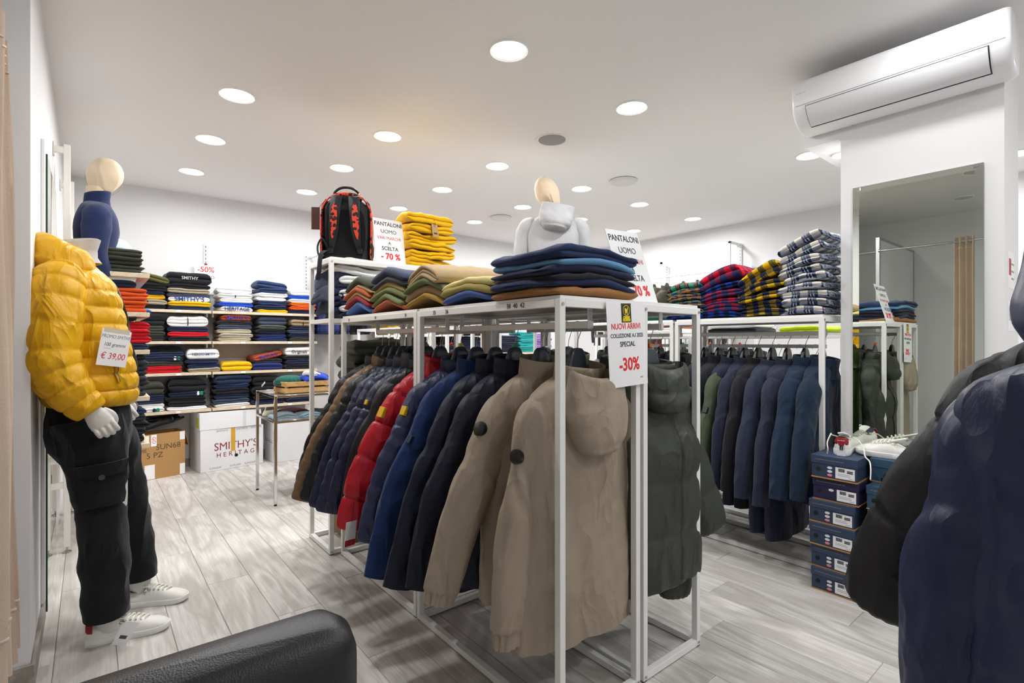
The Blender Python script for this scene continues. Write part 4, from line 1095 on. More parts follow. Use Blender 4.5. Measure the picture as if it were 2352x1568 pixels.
# lowest shelf
bs(3, .40, .26, [(WH, 'white', .04, dict(patch=(.07, '1b2744', '178a66'))), (WH, 'white', .04), (NV, 'navy', .04), (NV, 'navy', .04), (OL, 'dark olive', .12)], 'leftmost stack, lowest back shelf', 216)
bs(3, .72, .31, [(WH, 'white', .035), (BK, 'black', .05), (BK, 'black', .045), (NV, 'navy', .045, dict(patch=(.1, 'e8e8e8', '178a66'))), (BK, 'black', .11)], 'second stack, lowest back shelf', 217)
bs(3, 1.10, .31, [(WH, 'white', .035), (SL, 'slate', .045), (NV, 'navy', .05), (BK, 'black', .06), ('22335c', 'dark blue', .04), (NV, 'navy', .09)], 'third stack, lowest back shelf', 218)
bs(3, 1.45, .30, [(NV, 'navy', .05), (BK, 'black', .05), (BK, 'black', .09), (BK, 'dark', .09)], 'fourth stack, lowest back shelf', 219)
bs(3, 1.77, .27, [(NV, 'navy', .05), (NV, 'navy', .05), (BK, 'black', .05)], 'rightmost stack, lowest back shelf', 220)

# promotional card clipped on the upright above the shelf
pc = thing('promo_card', 'white -50% promo card hanging on the back wall upright', 'sign', (.92, YB - .03, 1.795))
part('card', MB().box((-.1, -.002, -.06), (.1, 0, .24)), M_PAPER, pc)
text('-50%', .075, M_RED, pc, (0, -.0024, .19), bold=.001); text('PROMO', .045, M_INK, pc, (0, -.0024, .115)); text('SMITHY', .035, M_INK, pc, (0, -.0024, .06))
part('clip', MB().box((-.012, -.004, .236), (.012, .004, .256), bev=.002), plain('8d1c28', .4), pc)

# ------------------------------------------------------------------ left wall shelves
LZ = [1.684, 1.437, 1.20, .905, .605]
LN = ['topmost', 'second', 'third', 'fourth', 'lowest']
for k, z in enumerate(LZ):
    t = thing('wall_shelf', 'pale oak shelf projecting from the left wall, %s of five' % LN[k], 'shelf', (XL, 4.02, z), 0, 'left wall shelves')
    part('board', MB().box((.02, 0, -.028), (.465, .92, 0), bev=.0015), M_OAK, t)
    part('bracket', MB().add([(.02, .03, -.028), (.40, .03, -.028), (.39, .03, -.06), (.02, .03, -.075), (.02, .034, -.028), (.40, .034, -.028), (.39, .034, -.06), (.02, .034, -.075)], [(0, 1, 2, 3), (7, 6, 5, 4), (0, 4, 5, 1), (1, 5, 6, 2), (2, 6, 7, 3), (3, 7, 4, 0)]), M_WHITE, t)
def ls(k, items, desc, seed, xc=.085, y=4.21, **kw):
    return stack(items, xc, y, LZ[k], 0, .40, .32, desc, desc, 'trousers', 'folded_trousers', 'trousers', seed, wobl=.8, **kw)
zt = ls(0, [('33372e', 'dark green', .026, dict(layers=1))]*6, 'dark green stack, left wall shelves', 301, xc=.06)
ls(1, [(OR, 'orange', .026, dict(layers=1))]*6 + [(NV, 'navy', .045, dict(layers=2, dx=-.05))], 'orange stack, left wall shelves', 302)
ls(1, [('2f5fa8', 'blue', .05)], 'left wall shelf behind the orange stack', 303, xc=.15, y=4.62)
ls(2, [(NV, 'navy', .04), (RD, 'red', .05), (RD, 'red', .045), (RD, 'red', .045), (BK, 'black', .055, dict(dx=-.06))], 'red stack, left wall shelves', 304, xc=.10)
ls(3, [('2a2c38', 'charcoal navy', .033, dict(layers=1))]*8, 'charcoal stack, left wall shelves', 305, xc=.085)
ls(4, [(BK, 'black', .05), ('1d1f28', 'charcoal', .05), (BK, 'black', .045), (CH, 'charcoal', .04), ('1f3157', 'dark blue', .035), ('b9ab92', 'beige', .055, dict(dx=-.04))], 'beige-topped stack, left wall shelves', 306, xc=.08)
# pale blue cap on the dark green trousers
cp = thing('cap', 'pale blue ribbed beanie lying on the dark green trousers', 'cap', (.10, 4.30, zt + .006))
prof = [(.105, 0), (.107, .015), (.098, .045), (.075, .075), (.04, .092), (.0005, .096)]
Rg = np.array([[(r*(1 + .015*math.cos(14*t))*math.cos(t)*1.15, r*(1 + .015*math.cos(14*t))*math.sin(t), z) for t in np.linspace(0, 2*PI, 84, endpoint=False)] for r, z in prof])
part('crown', MB().loft(Rg), cloth('bcd3ea', .9), cp, sharp=80)
part('brim_fold', MB().lathe([(.1, 0), (.118, .004), (.12, .018), (.108, .026)], 40), cloth('c4d9ee', .9, 'rib'), cp)

# ladder uprights standing before the left wall
for k, y in enumerate((4.06, 4.97)):
    t = thing('shelf_ladder', 'white upright post on a levelling foot before the left wall, %s' % ('nearer', 'farther')[k], 'upright', (-.103, y, 0), 0, 'left wall uprights')
    part('post', MB().box((-.016, -.012, .03), (.016, .012, 2.42), bev=.002), plain('e9e6e1', .4), t)
    for z in (2.385, 1.45, .40):
        part('wall_arm', MB().box((-.056, -.01, z - .018), (-.016, .01, z + .018)), plain('e9e6e1', .4), t)
        part('wall_plate', MB().box((-.063, -.02, z - .04), (-.056, .02, z + .04), bev=.001), plain('e4e1dc', .4), t)
    f = part('levelling_foot', MB().lathe([(.02, 0), (.022, .006), (.012, .012), (.006, .014), (.006, .03), (.014, .031), (.014, .034)], 20), M_STEEL, t)

# ------------------------------------------------------------------ trousers on the front racks
BT = RH + .0125
def ps(y, w, items, desc, seed, x=1.335, **kw):
    d = kw.pop('d', .36)
    stack(items, x, y, BT, -PI/2, w, d, desc, desc, 'trousers', 'folded_trousers', 'trousers', seed, wobl=1.1, **kw)
L1 = dict(layers=1)
ps(2.79, .33, [('4a6cae', 'blue denim', .03, L1), ('8e1823', 'wine red', .03, L1), ('a9855a', 'tan', .022, L1), ('b4572a', 'rust', .022, L1), ('a88a58', 'light tan', .022, L1), ('39402c', 'dark camouflage', .045, dict(layers=1, rz=.08))], 'farthest stack on the front racks', 401, bend=.05)
ps(2.42, .35, [('a5532e', 'rust', .024, L1), ('6e7a4c', 'sage green', .03, L1), ('66713f', 'olive green', .03, L1), ('9a8450', 'khaki', .028, L1), ('3c4148', 'slate grey', .03, L1), ('2d3752', 'dark blue denim', .038, L1)], 'denim-topped stack on the front racks', 402, bend=.045)
ps(2.05, .34, [('a07d2c', 'mustard', .022, L1), ('9a7f61', 'brown', .042, L1), ('5f6b42', 'sage green', .03, L1), ('a28a64', 'khaki', .06, dict(layers=3, rz=-.1))], 'khaki-topped stack on the front racks', 403, bend=.05)
ps(1.70, .36, [('3c5796', 'blue denim', .025, L1), ('a3934e', 'dark khaki', .03, L1), ('d8cb8a', 'pale yellow', .032, L1)], 'pale yellow stack on the front racks', 404, bend=.03)
tg = thing('price_tag', 'cream paper tag lying on the pale yellow trousers', 'tag', (1.42, 1.66, 1.50), rot=(R(20), R(-30), .5))
part('card', MB().box((-.03, -.05, 0), (.03, .05, .001)), plain('e9dfc4', .6), tg)
part('string', MB().tube([(0, .045, .001), (.012, .06, .012), (.0, .08, .02), (-.01, .1, .005)], .0012, 5), M_WHITE, tg)
stack([('9a6a38', 'brown', .026, dict(layers=1, w=.44, bend=.35)), ('1c2a55', 'dark blue', .022, dict(layers=1, bend=.8)), ('191a24', 'black', .022, dict(layers=1)), ('1b2444', 'navy', .025, dict(layers=1)), ('5f92ba', 'light blue', .024, dict(layers=1)), ('1d2f57', 'navy corduroy', .036, dict(layers=2, tex='cord', w=.44))],
      1.345, 1.345, BT, 0, .42, .33, 'jeans pile above the front parkas', 'jeans pile above the front parkas', 'trousers', 'folded_trousers', 'trousers', 405, bend=.02, wobl=1.6)
# dark folded knitwear on the rack behind
stack([(BK, 'black', .05), ('1c2233', 'navy', .05), (BK, 'black', .06)], 1.765, 2.3, BT, -PI/2, .4, .32, 'dark pile behind the khaki trousers', 'dark pile behind the khaki trousers', 'sweater', 'folded_sweater', 'sweater', 406)
stack([('1d2733', 'dark blue', .05), ('18191f', 'black', .06)], 1.765, 2.72, BT, -PI/2, .36, .32, 'dark pile behind the camouflage trousers', 'dark pile behind the camouflage trousers', 'sweater', 'folded_sweater', 'sweater', 407)
stack([(BK, 'black', .03), ('2b3a2e', 'dark green', .03)], 1.765, 1.75, BT, -PI/2, .36, .3, 'low pile behind the sale sign', 'low pile behind the sale sign', 'trousers', 'folded_trousers', 'trousers', 408)

# ------------------------------------------------------------------ plaid flannel shirts
PG = plaid('1d5a48', '2a3550', '3f8e68', 'cf7a3a'); PR = plaid('1f2c55', '6a1c3d', 'c4182f', None, 1.1); PY = plaid('1a2547', '6e5d1c', 'd9a81a', '10182f'); PWN = plaid('17233f', '6d7384', 'dcd8ce', 'aab0bc', 1.25); PB = plaid('0f1f45', '123b9a', '1c56c8', '0c1226')
def pl(m, c, h, **k): return ('', c, h, dict(mat=m, **k))
def sh(y, w, items, desc, seed, tilt, x=3.25, d=.34, **kw):
    stack(items, x, y, BT, -PI/2, w, d, desc, desc, 'flannel shirt', 'folded_shirt', 'shirt', seed, tilt=tilt, tiltax=0 if False else 1, wobl=1.2, **kw)
def shirts(y, w, items, desc, seed, lean, x=3.25, d=.35):
    """stack along the rack whose upper shirts lean progressively"""
    n = len(items); r_ = random.Random(seed); zz = BT
    for i, (m, c, h) in enumerate(items):
        pos = 'bottom of the' if i == 0 else ('top of the' if i == n - 1 else ORD[i] + ' from bottom of the')
        me = folded_mesh(w + r_.uniform(-.015, .015), d + r_.uniform(-.02, .02), h, 2, seed*7 + i, .012, .0, 1.5, m)
        a = lean*(i/max(1, n - 1))**1.6
        o = inst('folded_shirt', me, None, (x + r_.uniform(-.01, .01), y + r_.uniform(-.008, .008), zz + abs(math.sin(a))*w*.36), (0, 0, 0))
        o.rotation_mode = 'XYZ'
        o.rotation_euler = (Matrix.Rotation(-a, 4, 'X') @ Matrix.Rotation(-PI/2 + r_.uniform(-.06, .06), 4, 'Z')).to_euler()
        tag(o, '%s folded flannel shirt, %s %s' % (c, pos, desc), 'shirt', desc)
        zz += h*.97 if i < n - 1 else 0
shirts(1.95, .29, [(PB, 'blue plaid', .03), (PG, 'green plaid', .04), (PG, 'green plaid', .045), (PG, 'green plaid', .04), (PG, 'green and orange plaid', .075)], 'green plaid stack', 501, .12)
shirts(1.69, .29, [(PB, 'bright blue plaid', .03), (PR, 'red plaid', .04), (PR, 'red plaid', .04), (PR, 'red plaid', .04), (PB, 'bright blue plaid', .035), (PR, 'red and navy plaid', .08)], 'red plaid stack', 502, .32)
shirts(1.44, .27, [(PY, 'yellow plaid', .04), (PY, 'yellow plaid', .04), (PY, 'yellow plaid', .04), (PY, 'yellow plaid', .045), (PY, 'yellow and navy plaid', .085)], 'yellow plaid stack', 503, .42)
shirts(1.215, .25, [(PWN, 'white plaid', .042)]*6 + [(PWN, 'white plaid', .05), (PWN, 'white and navy plaid', .05), (PWN, 'white and navy plaid', .045)], 'white plaid stack', 504, .42)
stack([('0d5a48', 'bottle green', .05)], 3.25, 2.45, BT, -PI/2, .36, .33, 'rack behind the green plaid stack', 'bottle green sweater', 'sweater', 'folded_sweater', 'sweater', 505)
stack([(WH, 'white', .05, dict(layers=3)), ('d86b2a', 'orange', .03), (BK, 'black', .04)], 3.81, 2.55, 1.3125, -PI/2, .4, .3, 'pile on the background rack', 'pile on the background rack', 'sweater', 'folded_sweater', 'sweater', 506)
stack([(BK, 'black', .04), (WH, 'white', .05)], 3.81, 1.95, 1.3125, -PI/2, .4, .3, 'pile behind the coats', 'pile behind the coats', 'sweater', 'folded_sweater', 'sweater', 507)
stack([('c9e21a', 'neon yellow', .04)], 3.81, 1.45, 1.3125, -PI/2, .3, .3, 'rack behind the white plaid shirts', 'neon sweater', 'sweater', 'folded_sweater', 'sweater', 508)

# ------------------------------------------------------------------ tall rack: white and navy hoodies, yellow hoodies on top
stack([(NV, 'navy', .04), (WH, 'white', .045), (NV, 'navy', .04), (WH, 'white', .05), (NV, 'navy', .04), (WH, 'white', .055), (WH, 'white', .05, dict(tilt=.08)), ('e6dfd6', 'off white', .045, dict(dx=.03, tilt=.08))], 1.36, 3.205, 1.3885, 0, .40, .31, 'white and navy pile in the tall rack', 'white and navy pile in the tall rack', 'hoodie', 'folded_hoodie', 'hoodie', 601, wobl=1.3)
for k, (z, h, dx, l) in enumerate(((1.39, .09, .0, 'crumpled navy hoodie at the left end of the tall rack, lowest'), (1.47, .08, -.012, 'crumpled navy hoodie spilling from the left end of the tall rack, middle'), (1.545, .11, .015, 'crumpled navy hoodie at the left end of the tall rack, topmost'))):
    tag(inst('folded_hoodie', folded_mesh(.10, .27, h, 2, 620 + k, .03, .02, 2.2, cloth('1a2540', .88)), None, (1.155 + dx, 3.2, z), (0, .12, .05*k)), l, 'hoodie', 'crumpled navy hoodies')
zy = 1.7525
stack([(YE, 'yellow', .058, dict(layers=2)) for _ in range(5)] + [(YE, 'yellow', .062, dict(layers=2))], 1.80, 3.2, zy, .0, .36, .30, 'yellow hoodie pile on the tall rack', 'yellow hoodie pile on the tall rack', 'hoodie', 'folded_hoodie', 'hoodie', 640, wobl=3.0, jit=.014, bendy=.015, shrink=.012)
tg = thing('price_tag', 'brown cardboard tag hanging on the yellow hoodie pile', 'tag', (1.80, 3.035, 2.04), rot=(R(-12), 0, .1))
part('card', MB().box((-.025, -.002, -.09), (.025, 0, 0), bev=.0008), plain('b58d5c', .7), tg)
part('eyelet', MB().cyl((0, -.003, -.013), (0, .001, -.013), .007, 14), M_BLACKP, tg)
part('print', MB().box((-.014, -.0026, -.07), (.014, -.002, -.058)), M_INK, tg)
part('string', MB().tube([(0, -.003, -.012), (.004, -.006, .01), (.002, -.003, .03), (0, .01, .04)], .0015, 5), plain('3d3226', .8), tg)
# background behind the tall rack: olive jackets piled low
stack([('2f332c', 'dark olive', .09, dict(layers=2)), ('343830', 'dark olive', .09), ('3b4038', 'grey green', .09), ('565c5a', 'grey', .09)], 1.5, 3.2, .90, 0, .5, .3, 'olive pile below the tall rack', 'olive pile below the tall rack', 'jacket', 'folded_jacket', 'jacket', 650, wobl=2.2)
lb = thing('shelf_box', 'brown cardboard box carrying the olive pile inside the tall rack', 'box', (1.53, 3.205, .03))
part('carton', MB().box((-.3, -.16, 0), (.3, .16, .87), bev=.003), plain('7d6444', .8), lb)

# far back wall: knitwear shelf seen through the rack
fs = thing('wall_shelf', 'pale shelf on the far back wall with teal and lilac knitwear', 'shelf', (5.0, 5.74, 1.10))
part('board', MB().box((-.6, 0, -.026), (.6, .355, 0)), M_OAK, fs)
for s in (-1, 1): part('bracket', MB().box((s*.55 - .006, .1, -.07), (s*.55 + .006, .355, -.026)), M_RACK, fs)
stack([('2aa3a3', 'teal', .05)]*6, 5.0, 5.9, 1.10, 0, .3, .28, 'teal stack on the far back wall', 'teal knitwear', 'sweater', 'folded_sweater', 'sweater', 701)
stack([('a17cc8', 'lilac', .055)]*5, 5.32, 5.9, 1.10, 0, .3, .28, 'lilac stack on the far back wall', 'lilac knitwear', 'sweater', 'folded_sweater', 'sweater', 702)
stack([('1b2036', 'navy', .06)]*4, 4.66, 5.9, 1.10, 0, .34, .28, 'navy stack on the far back wall', 'navy knitwear', 'sweater', 'folded_sweater', 'sweater', 703)

fs2 = thing('wall_shelf', 'pale shelf on the far back wall with dark knitwear, left of the teal stack', 'shelf', (3.55, 5.74, 1.02))
part('board', MB().box((-.8, 0, -.026), (.8, .355, 0)), M_OAK, fs2)
for s in (-1, 1): part('bracket', MB().box((s*.75 - .006, .1, -.07), (s*.75 + .006, .355, -.026)), M_RACK, fs2)
for k, (x, c, w_) in enumerate(((2.95, '1b2036', 'navy'), (3.3, '26282e', 'charcoal'), (3.65, '15161b', 'black'), (4.0, '2a3550', 'slate blue'))):
    stack([(c, w_, .06)]*5, x, 5.9, 1.02, 0, .32, .28, '%s stack, far dark shelf' % w_, '%s knitwear' % w_, 'sweater', 'folded_sweater', 'sweater', 711 + k)
# ================================================================== cartons under the back shelves
M_CARD = plain('b58a56', .8); M_CARDW = plain('ebebee', .6)
def carton(label, loc, rz, w, d, h, m, name='carton'):
    t = thing(name, label, 'box', loc, rz)
    part('walls', MB().box((-w/2, 0, 0), (w/2, d, h), bev=.003), m, t)
    part('lid_seam', MB().box((-w/2 + .004, d/2 - .001, h - .0005), (w/2 - .004, d/2 + .001, h + .0006)), plain('6a5236' if m is M_CARD else 'b4b4ba', .8), t)
    return t
M_MARK = plain('5a4630', .8); M_MAROON = plain('8a3030', .7)
c1 = thing('carton', 'open brown cardboard carton full of black hangers', 'box', (.50, 5.725, 0), R(14))
for a, b in (((-.21, 0, 0), (.21, .006, .41)), ((-.21, .224, 0), (.21, .23, .41)), ((-.21, .006, 0), (-.204, .224, .41)), ((.204, .006, 0), (.21, .224, .41)), ((-.204, .006, 0), (.204, .224, .006))):
    part('wall_panel', MB().box(a, b), M_CARD, c1)
part('flap', MB().box((.205, .03, .0), (.209, .2, .16), T(x=.0, z=0)).__class__().box((0, .02, -.15), (.005, .21, 0), T(x=.211, z=.41, ry=-14)), plain('96703f', .8), c1)
for (x, z, w, h) in ((-.135, .31, .05, .09), (-.07, .30, .045, .105), (.165, .33, .043, .075), (-.12, .005, .08, .13), (.165, .005, .044, .1)):
    part('tape_patch', MB().box((x, -.0012, z), (x + w, 0, z + h)), M_PAPER, c1)
text('SUN68', .07, M_MARK, c1, (.07, -.0006, .285)); text('5 PZ', .07, M_MARK, c1, (-.04, -.0006, .215)); text('ME', .045, M_MARK, c1, (-.13, -.0006, .265))
text('GO', .04, M_RED, c1, (-.047, -.0016, .355), (PI/2, PI/2, 0))
for k, (x, y, rx, ry, rz) in enumerate(((-.1, .05, 80, 10, 15), (.0, .1, 75, -20, -10), (.1, .12, 80, 15, 25), (.12, .06, 70, -12, 5), (-.03, .16, 85, 5, -25))):
    p = Matrix.Rotation(R(14), 4, 'Z') @ Vector((x, y, 0))
    h_ = hanger(.50 + p.x, 5.725 + p.y, .46 + .012*k, 0, 'loose black hanger in the brown carton, %s' % ('leftmost', 'second from left', 'standing at the right', 'lying on the front edge', 'at the back')[k], 'steel' if k == 3 else 'black', 'black', group='loose hangers in the carton')
    h_.rotation_euler = (R(rx), R(ry), R(rz + 14)); h_.location.z = .50 + .01*k
um = thing('umbrella', 'folded black umbrella lying across the brown carton', 'umbrella', (.36, 5.76, .46), rot=(0, R(-10), R(18)))
part('canopy', MB().tube(splp(16, [(0, 0, 0), (.06, 0, .005), (.2, 0, .01), (.3, 0, .0)]), [.012] + [.026]*6 + [.027]*6 + [.024, .02, .012], 10), cloth('1b1d23', .6, 'nylon'), um)
part('handle', MB().tube([(.3, 0, 0), (.34, 0, 0), (.37, 0, .005)], .012, 10), M_BLACKP, um)
part('ferrule', MB().cyl((-.05, 0, 0), (.0, 0, 0), .006, 10), M_STEEL, um)

c2 = carton("white carton with large maroon lettering on the floor", (1.105, 5.735, 0), R(8), .58, .32, .40, M_CARDW)
text("SMITHY'S", .105, M_MAROON, c2, (.03, -.0006, .225), sx=.95); text('H E R I T A G E', .062, M_MAROON, c2, (.05, -.0006, .145))
for k, x in enumerate((-.1, .08, .22)): text("SMITHY'S", .026, M_FINEINK, c2, (x, -.0006, .38)); text("SMITHY'S", .026, M_FINEINK, c2, (x - .06, -.0006, .03), (PI/2, PI, 0))
part('tape', MB().box((-.02, -.0012, .17), (.02, 0, .40)), plain('d9a53a', .4), c2)
part('hand_hole', MB().lathe([(.0005, 0), (.016, 0), (.016, .002), (.0005, .002)], 14, T(x=.03, y=-.001, z=.125, rx=90)), M_DARK, c2)
c3 = carton('flat white carton lying on the lettered white carton', (1.09, 5.725, .402), R(6), .56, .30, .165, M_CARDW)
part('side_label', MB().box((-.2805, .03, .02), (-.28, .12, .12)), plain('cdd24a', .6), c3)
text('DROP SEASON', .022, M_FINEINK, c3, (.12, -.0006, .08), (PI/2, PI/2, 0))
part('tape', MB().box((.105, -.001, 0), (.135, 0, .165)), plain('d9d9de', .3), c3)
c4 = carton('white carton right of the lettered one, behind the chrome table', (1.68, 5.70, 0), 0, .42, .34, .50, M_CARDW)
part('print_band', MB().box((-.2106, .02, .2), (-.21, .32, .205)), M_MAROON, c4)
part('print_band', MB().box((-.2106, .02, .22), (-.21, .32, .223)), M_MAROON, c4)

# ================================================================== chrome table with crate
tb = thing('display_table', 'chrome square-tube display table with two glass tops', 'table', (1.43, 4.48, 0))
for sx in (-1, 1):
    for sy in (-1, 1):
        lg = part('leg', MB().box((sx*.33 - .011, sy*.275 - .011, .012), (sx*.33 + .011, sy*.275 + .011, .84), bev=.002), M_CHROME, tb)
        part('foot', MB().cyl((sx*.33, sy*.275, 0), (sx*.33, sy*.275, .012), .013, 14, .009), M_BLACKP, lg)
for z in (.83, .635):
    for s in (-1, 1):
        part('frame_bar', MB().box((-.319, s*.275 - .01, z - .01), (.319, s*.275 + .01, z + .01), bev=.002), M_CHROME, tb)
        part('frame_bar', MB().box((s*.33 - .01, -.264, z - .01), (s*.33 + .01, .264, z + .01), bev=.002), M_CHROME, tb)
    part('glass_top', MB().box((-.318, -.264, z + .0), (.318, .264, z + .008)), M_GLASS, tb)
cr = thing('wooden_crate', 'small pine crate of hats on the chrome table', 'crate', (1.37, 4.42, .8405), R(4))
for z in (.005, .055):
    for s in (-1, 1):
        part('slat', MB().box((-.19, s*.125 - .005, z), (.19, s*.125 + .005, z + .036), bev=.001), M_CRATE, cr)
        part('slat', MB().box((s*.185 - .005, -.119, z), (s*.185 + .005, .119, z + .036), bev=.001), M_CRATE, cr)
for sx in (-1, 1):
    for sy in (-1, 1): part('corner_post', MB().box((sx*.175 - .009, sy*.112 - .008, 0), (sx*.175 + .009, sy*.112 + .008, .092)), M_CRATE, cr)
for k in range(4): part('base_slat', MB().box((-.18, -.11 + .057*k, .0), (.18, -.065 + .057*k, .006)), M_CRATE, cr)
def beanie(loc, label, c, s=1.0, rot=(0, 0, 0)):
    t = thing('beanie', label, 'hat', loc, rot=rot, group='hats in the crate')
    pr = [(.09, 0), (.1, .02), (.098, .05), (.08, .08), (.045, .1), (.0005, .106)]
    Rg = np.array([[(r*(1 + .025*math.cos(22*q))*math.cos(q)*1.15*s, r*(1 + .025*math.cos(22*q))*math.sin(q)*s, z*s*.75) for q in np.linspace(0, 2*PI, 110, endpoint=False)] for r, z in pr])
    part('crown', MB().loft(Rg), cloth(c, .95), t, sharp=80)
    part('cuff', MB().lathe([(.095*s, -.004), (.118*s, 0), (.12*s, .02*s), (.1*s, .028*s)], 40), cloth(c, .95, 'rib'), t)
    return t
beanie((1.27, 4.44, .90), 'dark green ribbed beanie in the pine crate', '15554a', 1.0)
tag(inst('scarf', folded_mesh(.2, .16, .05, 2, 801, .02, .02, 2.2, cloth('1d3fae', .9)), None, (1.43, 4.37, .905), (.05, .0, .2)), 'bright blue scarf in the pine crate', 'scarf', 'hats in the crate')
tag(inst('scarf', folded_mesh(.11, .10, .035, 2, 802, .012, .012, 2.2, cloth('e4e4e8', .9)), None, (1.42, 4.35, .955), (.0, .1, .5)), 'white knitted scarf on the blue one in the crate', 'scarf', 'hats in the crate')
beanie((1.50, 4.47, .915), 'navy knitted hat at the right of the crate', '1f2f5e', 1.05, (0, R(14), 0))
for k, (x, y, c, w, l) in enumerate(((1.2, 4.34, '9db4c4', .2, 'pale blue folded scarf on the lower glass shelf'), (1.36, 4.3, '7f9aa8', .18, 'grey blue folded scarf on the lower glass shelf'), (1.32, 4.52, '5d1426', .24, 'wine red folded scarf on the lower glass shelf'), (1.52, 4.4, '3d4033', .2, 'dark olive folded scarf on the lower glass shelf'), (1.18, 4.58, 'd9d3bf', .14, 'cream folded scarf on the lower glass shelf'))):
    tag(inst('folded_scarf', folded_mesh(w, .16, .03, 2, 810 + k, .01, 0, 1.5, cloth(c, .9)), None, (x, y, .645), (0, 0, .3*k)), l, 'scarf', 'scarves under the crate')
for k, (x, y, z, r) in enumerate(((1.115, 4.62, .90, 70), (1.105, 4.52, .70, 40))):
    p = thing('price_strip', 'white card price strip at the left end of the chrome table, %s' % ('upper', 'lower')[k], 'tag', (x, y, z), rot=(R(r), 0, 0))
    part('card', MB().box((-.002, -.008, -.055), (.0, .008, .055)), M_PAPER, p); part('clip', MB().box((-.003, -.005, -.058), (.002, .005, -.05)), M_STEEL, p)

# ================================================================== sneakers
def sneaker_parts(root, mats, tagged=False, laces=True, seedy=0):
    """local +x toe; 0.29 long; sole, upper, tongue, laces, heel tab, lining"""
    up, so, heel, lin_, lace = mats
    n = 36; a = np.linspace(0, 2*PI, n, endpoint=False)
    L_ = .29
    def outline(x):  # half width of the foot plan
        return spl(x, [0, .03, .09, .15, .21, .255, .28, .29], [.018, .034, .037, .040, .048, .044, .030, .008])
    xs = np.concatenate([[0, .004, .012], np.linspace(.025, .265, 22), [.277, .285, .29]])
    def cy(x): return .008*np.sin(PI*x/L_*1.0) 
    rings = []
    for x in xs:
        w = float(outline(x))*1.03; z1 = .028 - .004*math.sin(PI*x/L_); z0 = .0 + .012*max(0, (x - .2)/.09)**2
        pts = [(-w*.93, z0), (-w, z0 + .005), (-w, z1), (-w*.96, z1 + .002), (0, z1 + .002), (w*.96, z1 + .002), (w, z1), (w, z0 + .005), (w*.93, z0), (0, z0)]
        rings.append([(x, cy(x) + p, q) for p, q in pts])
    part('sole', MB().loft(rings), so, root)
    # upper: height profile
    top = lambda x: spl(x, [0, .02, .06, .1, .13, .17, .21, .25, .28, .29], [.085, .086, .066, .063, .083, .078, .062, .052, .036, .026])
    rings = []
    xs2 = np.concatenate([[.002, .008], np.linspace(.02, .27, 30), [.28, .286]])
    for x in xs2:
        w = float(outline(x))*.96; h = float(top(x)); pts = []
        for k in range(n):
            q = a[k]; c_, s_ = math.cos(q), math.sin(q)
            yy = w*np.sign(c_)*abs(c_)**.75; zz = .024 + (h - .024)*max(0, s_)**.8 if s_ > 0 else .024
            tuck = 1 - .28*max(0, s_)**2
            pts.append((x, cy(x) + yy*tuck, zz))
        rings.append(pts)
    if root.type == 'MESH':      # worn sneaker: the upper itself carries the other pieces
        me = MB().loft(rings).mesh('sneaker', up, 60); root.data = me
    else: part('upper', MB().loft(rings), up, root, sharp=60)
    part('heel_tab', MB().loft([[(x, cy(x) + w_*f, z) for f, z in ((-.9, .055), (-.98, .07), (-.75, .086), (0, .0885), (.75, .086), (.98, .07), (.9, .055), (.6, .05), (0, .047), (-.6, .05))] for x, w_ in ((.0, .0125), (.008, .0225), (.024, .032))]), heel, root)
    part('lining', MB().loft([[(.055 + .033*r*math.cos(q) + .0, cy(.05) + .024*r*math.sin(q), .0665 + .008*r - .012*math.cos(q)*(1 if math.cos(q) > 0 else 1.4)*r) for q in np.linspace(0, 2*PI, 28, endpoint=False)] for r in (1.06, 1.1, .95, .6)]), lin_, root, sharp=60)
    part('tongue', MB().grid([[(.105 + .03*i/5 - .03*(1 - i/5), cy(.1) + w_*.021, .098 - .004*i + .004*(1 - w_**2)) for w_ in np.linspace(-1, 1, 7)] for i in range(6)], .006), up, root, sharp=60)
    if laces:
        for k in range(6):
            x = .118 + .017*k; h = float(top(x)) + .0035; w = .026 - .0012*k
            part('lace', MB().tube(splp(9, [(x - .004, cy(x) - w, h - .012), (x, cy(x) - w*.5, h - .001), (x + .006, cy(x) + w*.1, h + .001), (x + .009, cy(x) + w*.6, h - .003), (x + .01, cy(x) + w, h - .012)]), .0042, 6), lace, root)
            for s in (-1, 1): part('eyelet', MB().cyl((x, cy(x) + s*w*1.03, h - .011), (x, cy(x) + s*w*1.12, h - .010), .0028, 8), plain('9b9a90', .4), root)
    return root
M_SNK = plain('ecebe6', .45); M_SOLE = plain('f0f0ee', .5); M_HEELR = plain('9c1c28', .5); M_LINN = cloth('1b2547', .8); M_LACE = plain('eeecdf', .8)
SN = (M_SNK, M_SOLE, M_HEELR, M_LINN, M_LACE)

# ================================================================== yellow-jacket mannequin
MX, MY = 0.005, 2.885
mq = thing('mannequin', 'headless white mannequin in yellow puffer jacket, black cargo trousers and white sneakers', 'mannequin', (MX, MY, 0), -PI/2)
# local frame: +x = towards the camera side (its right hand), +y = forward (into the shop)
def wl(X, Y, Z): return (-(Y - MY), X - MX, Z)
M_MANQ = plain('dcdad6', .45)
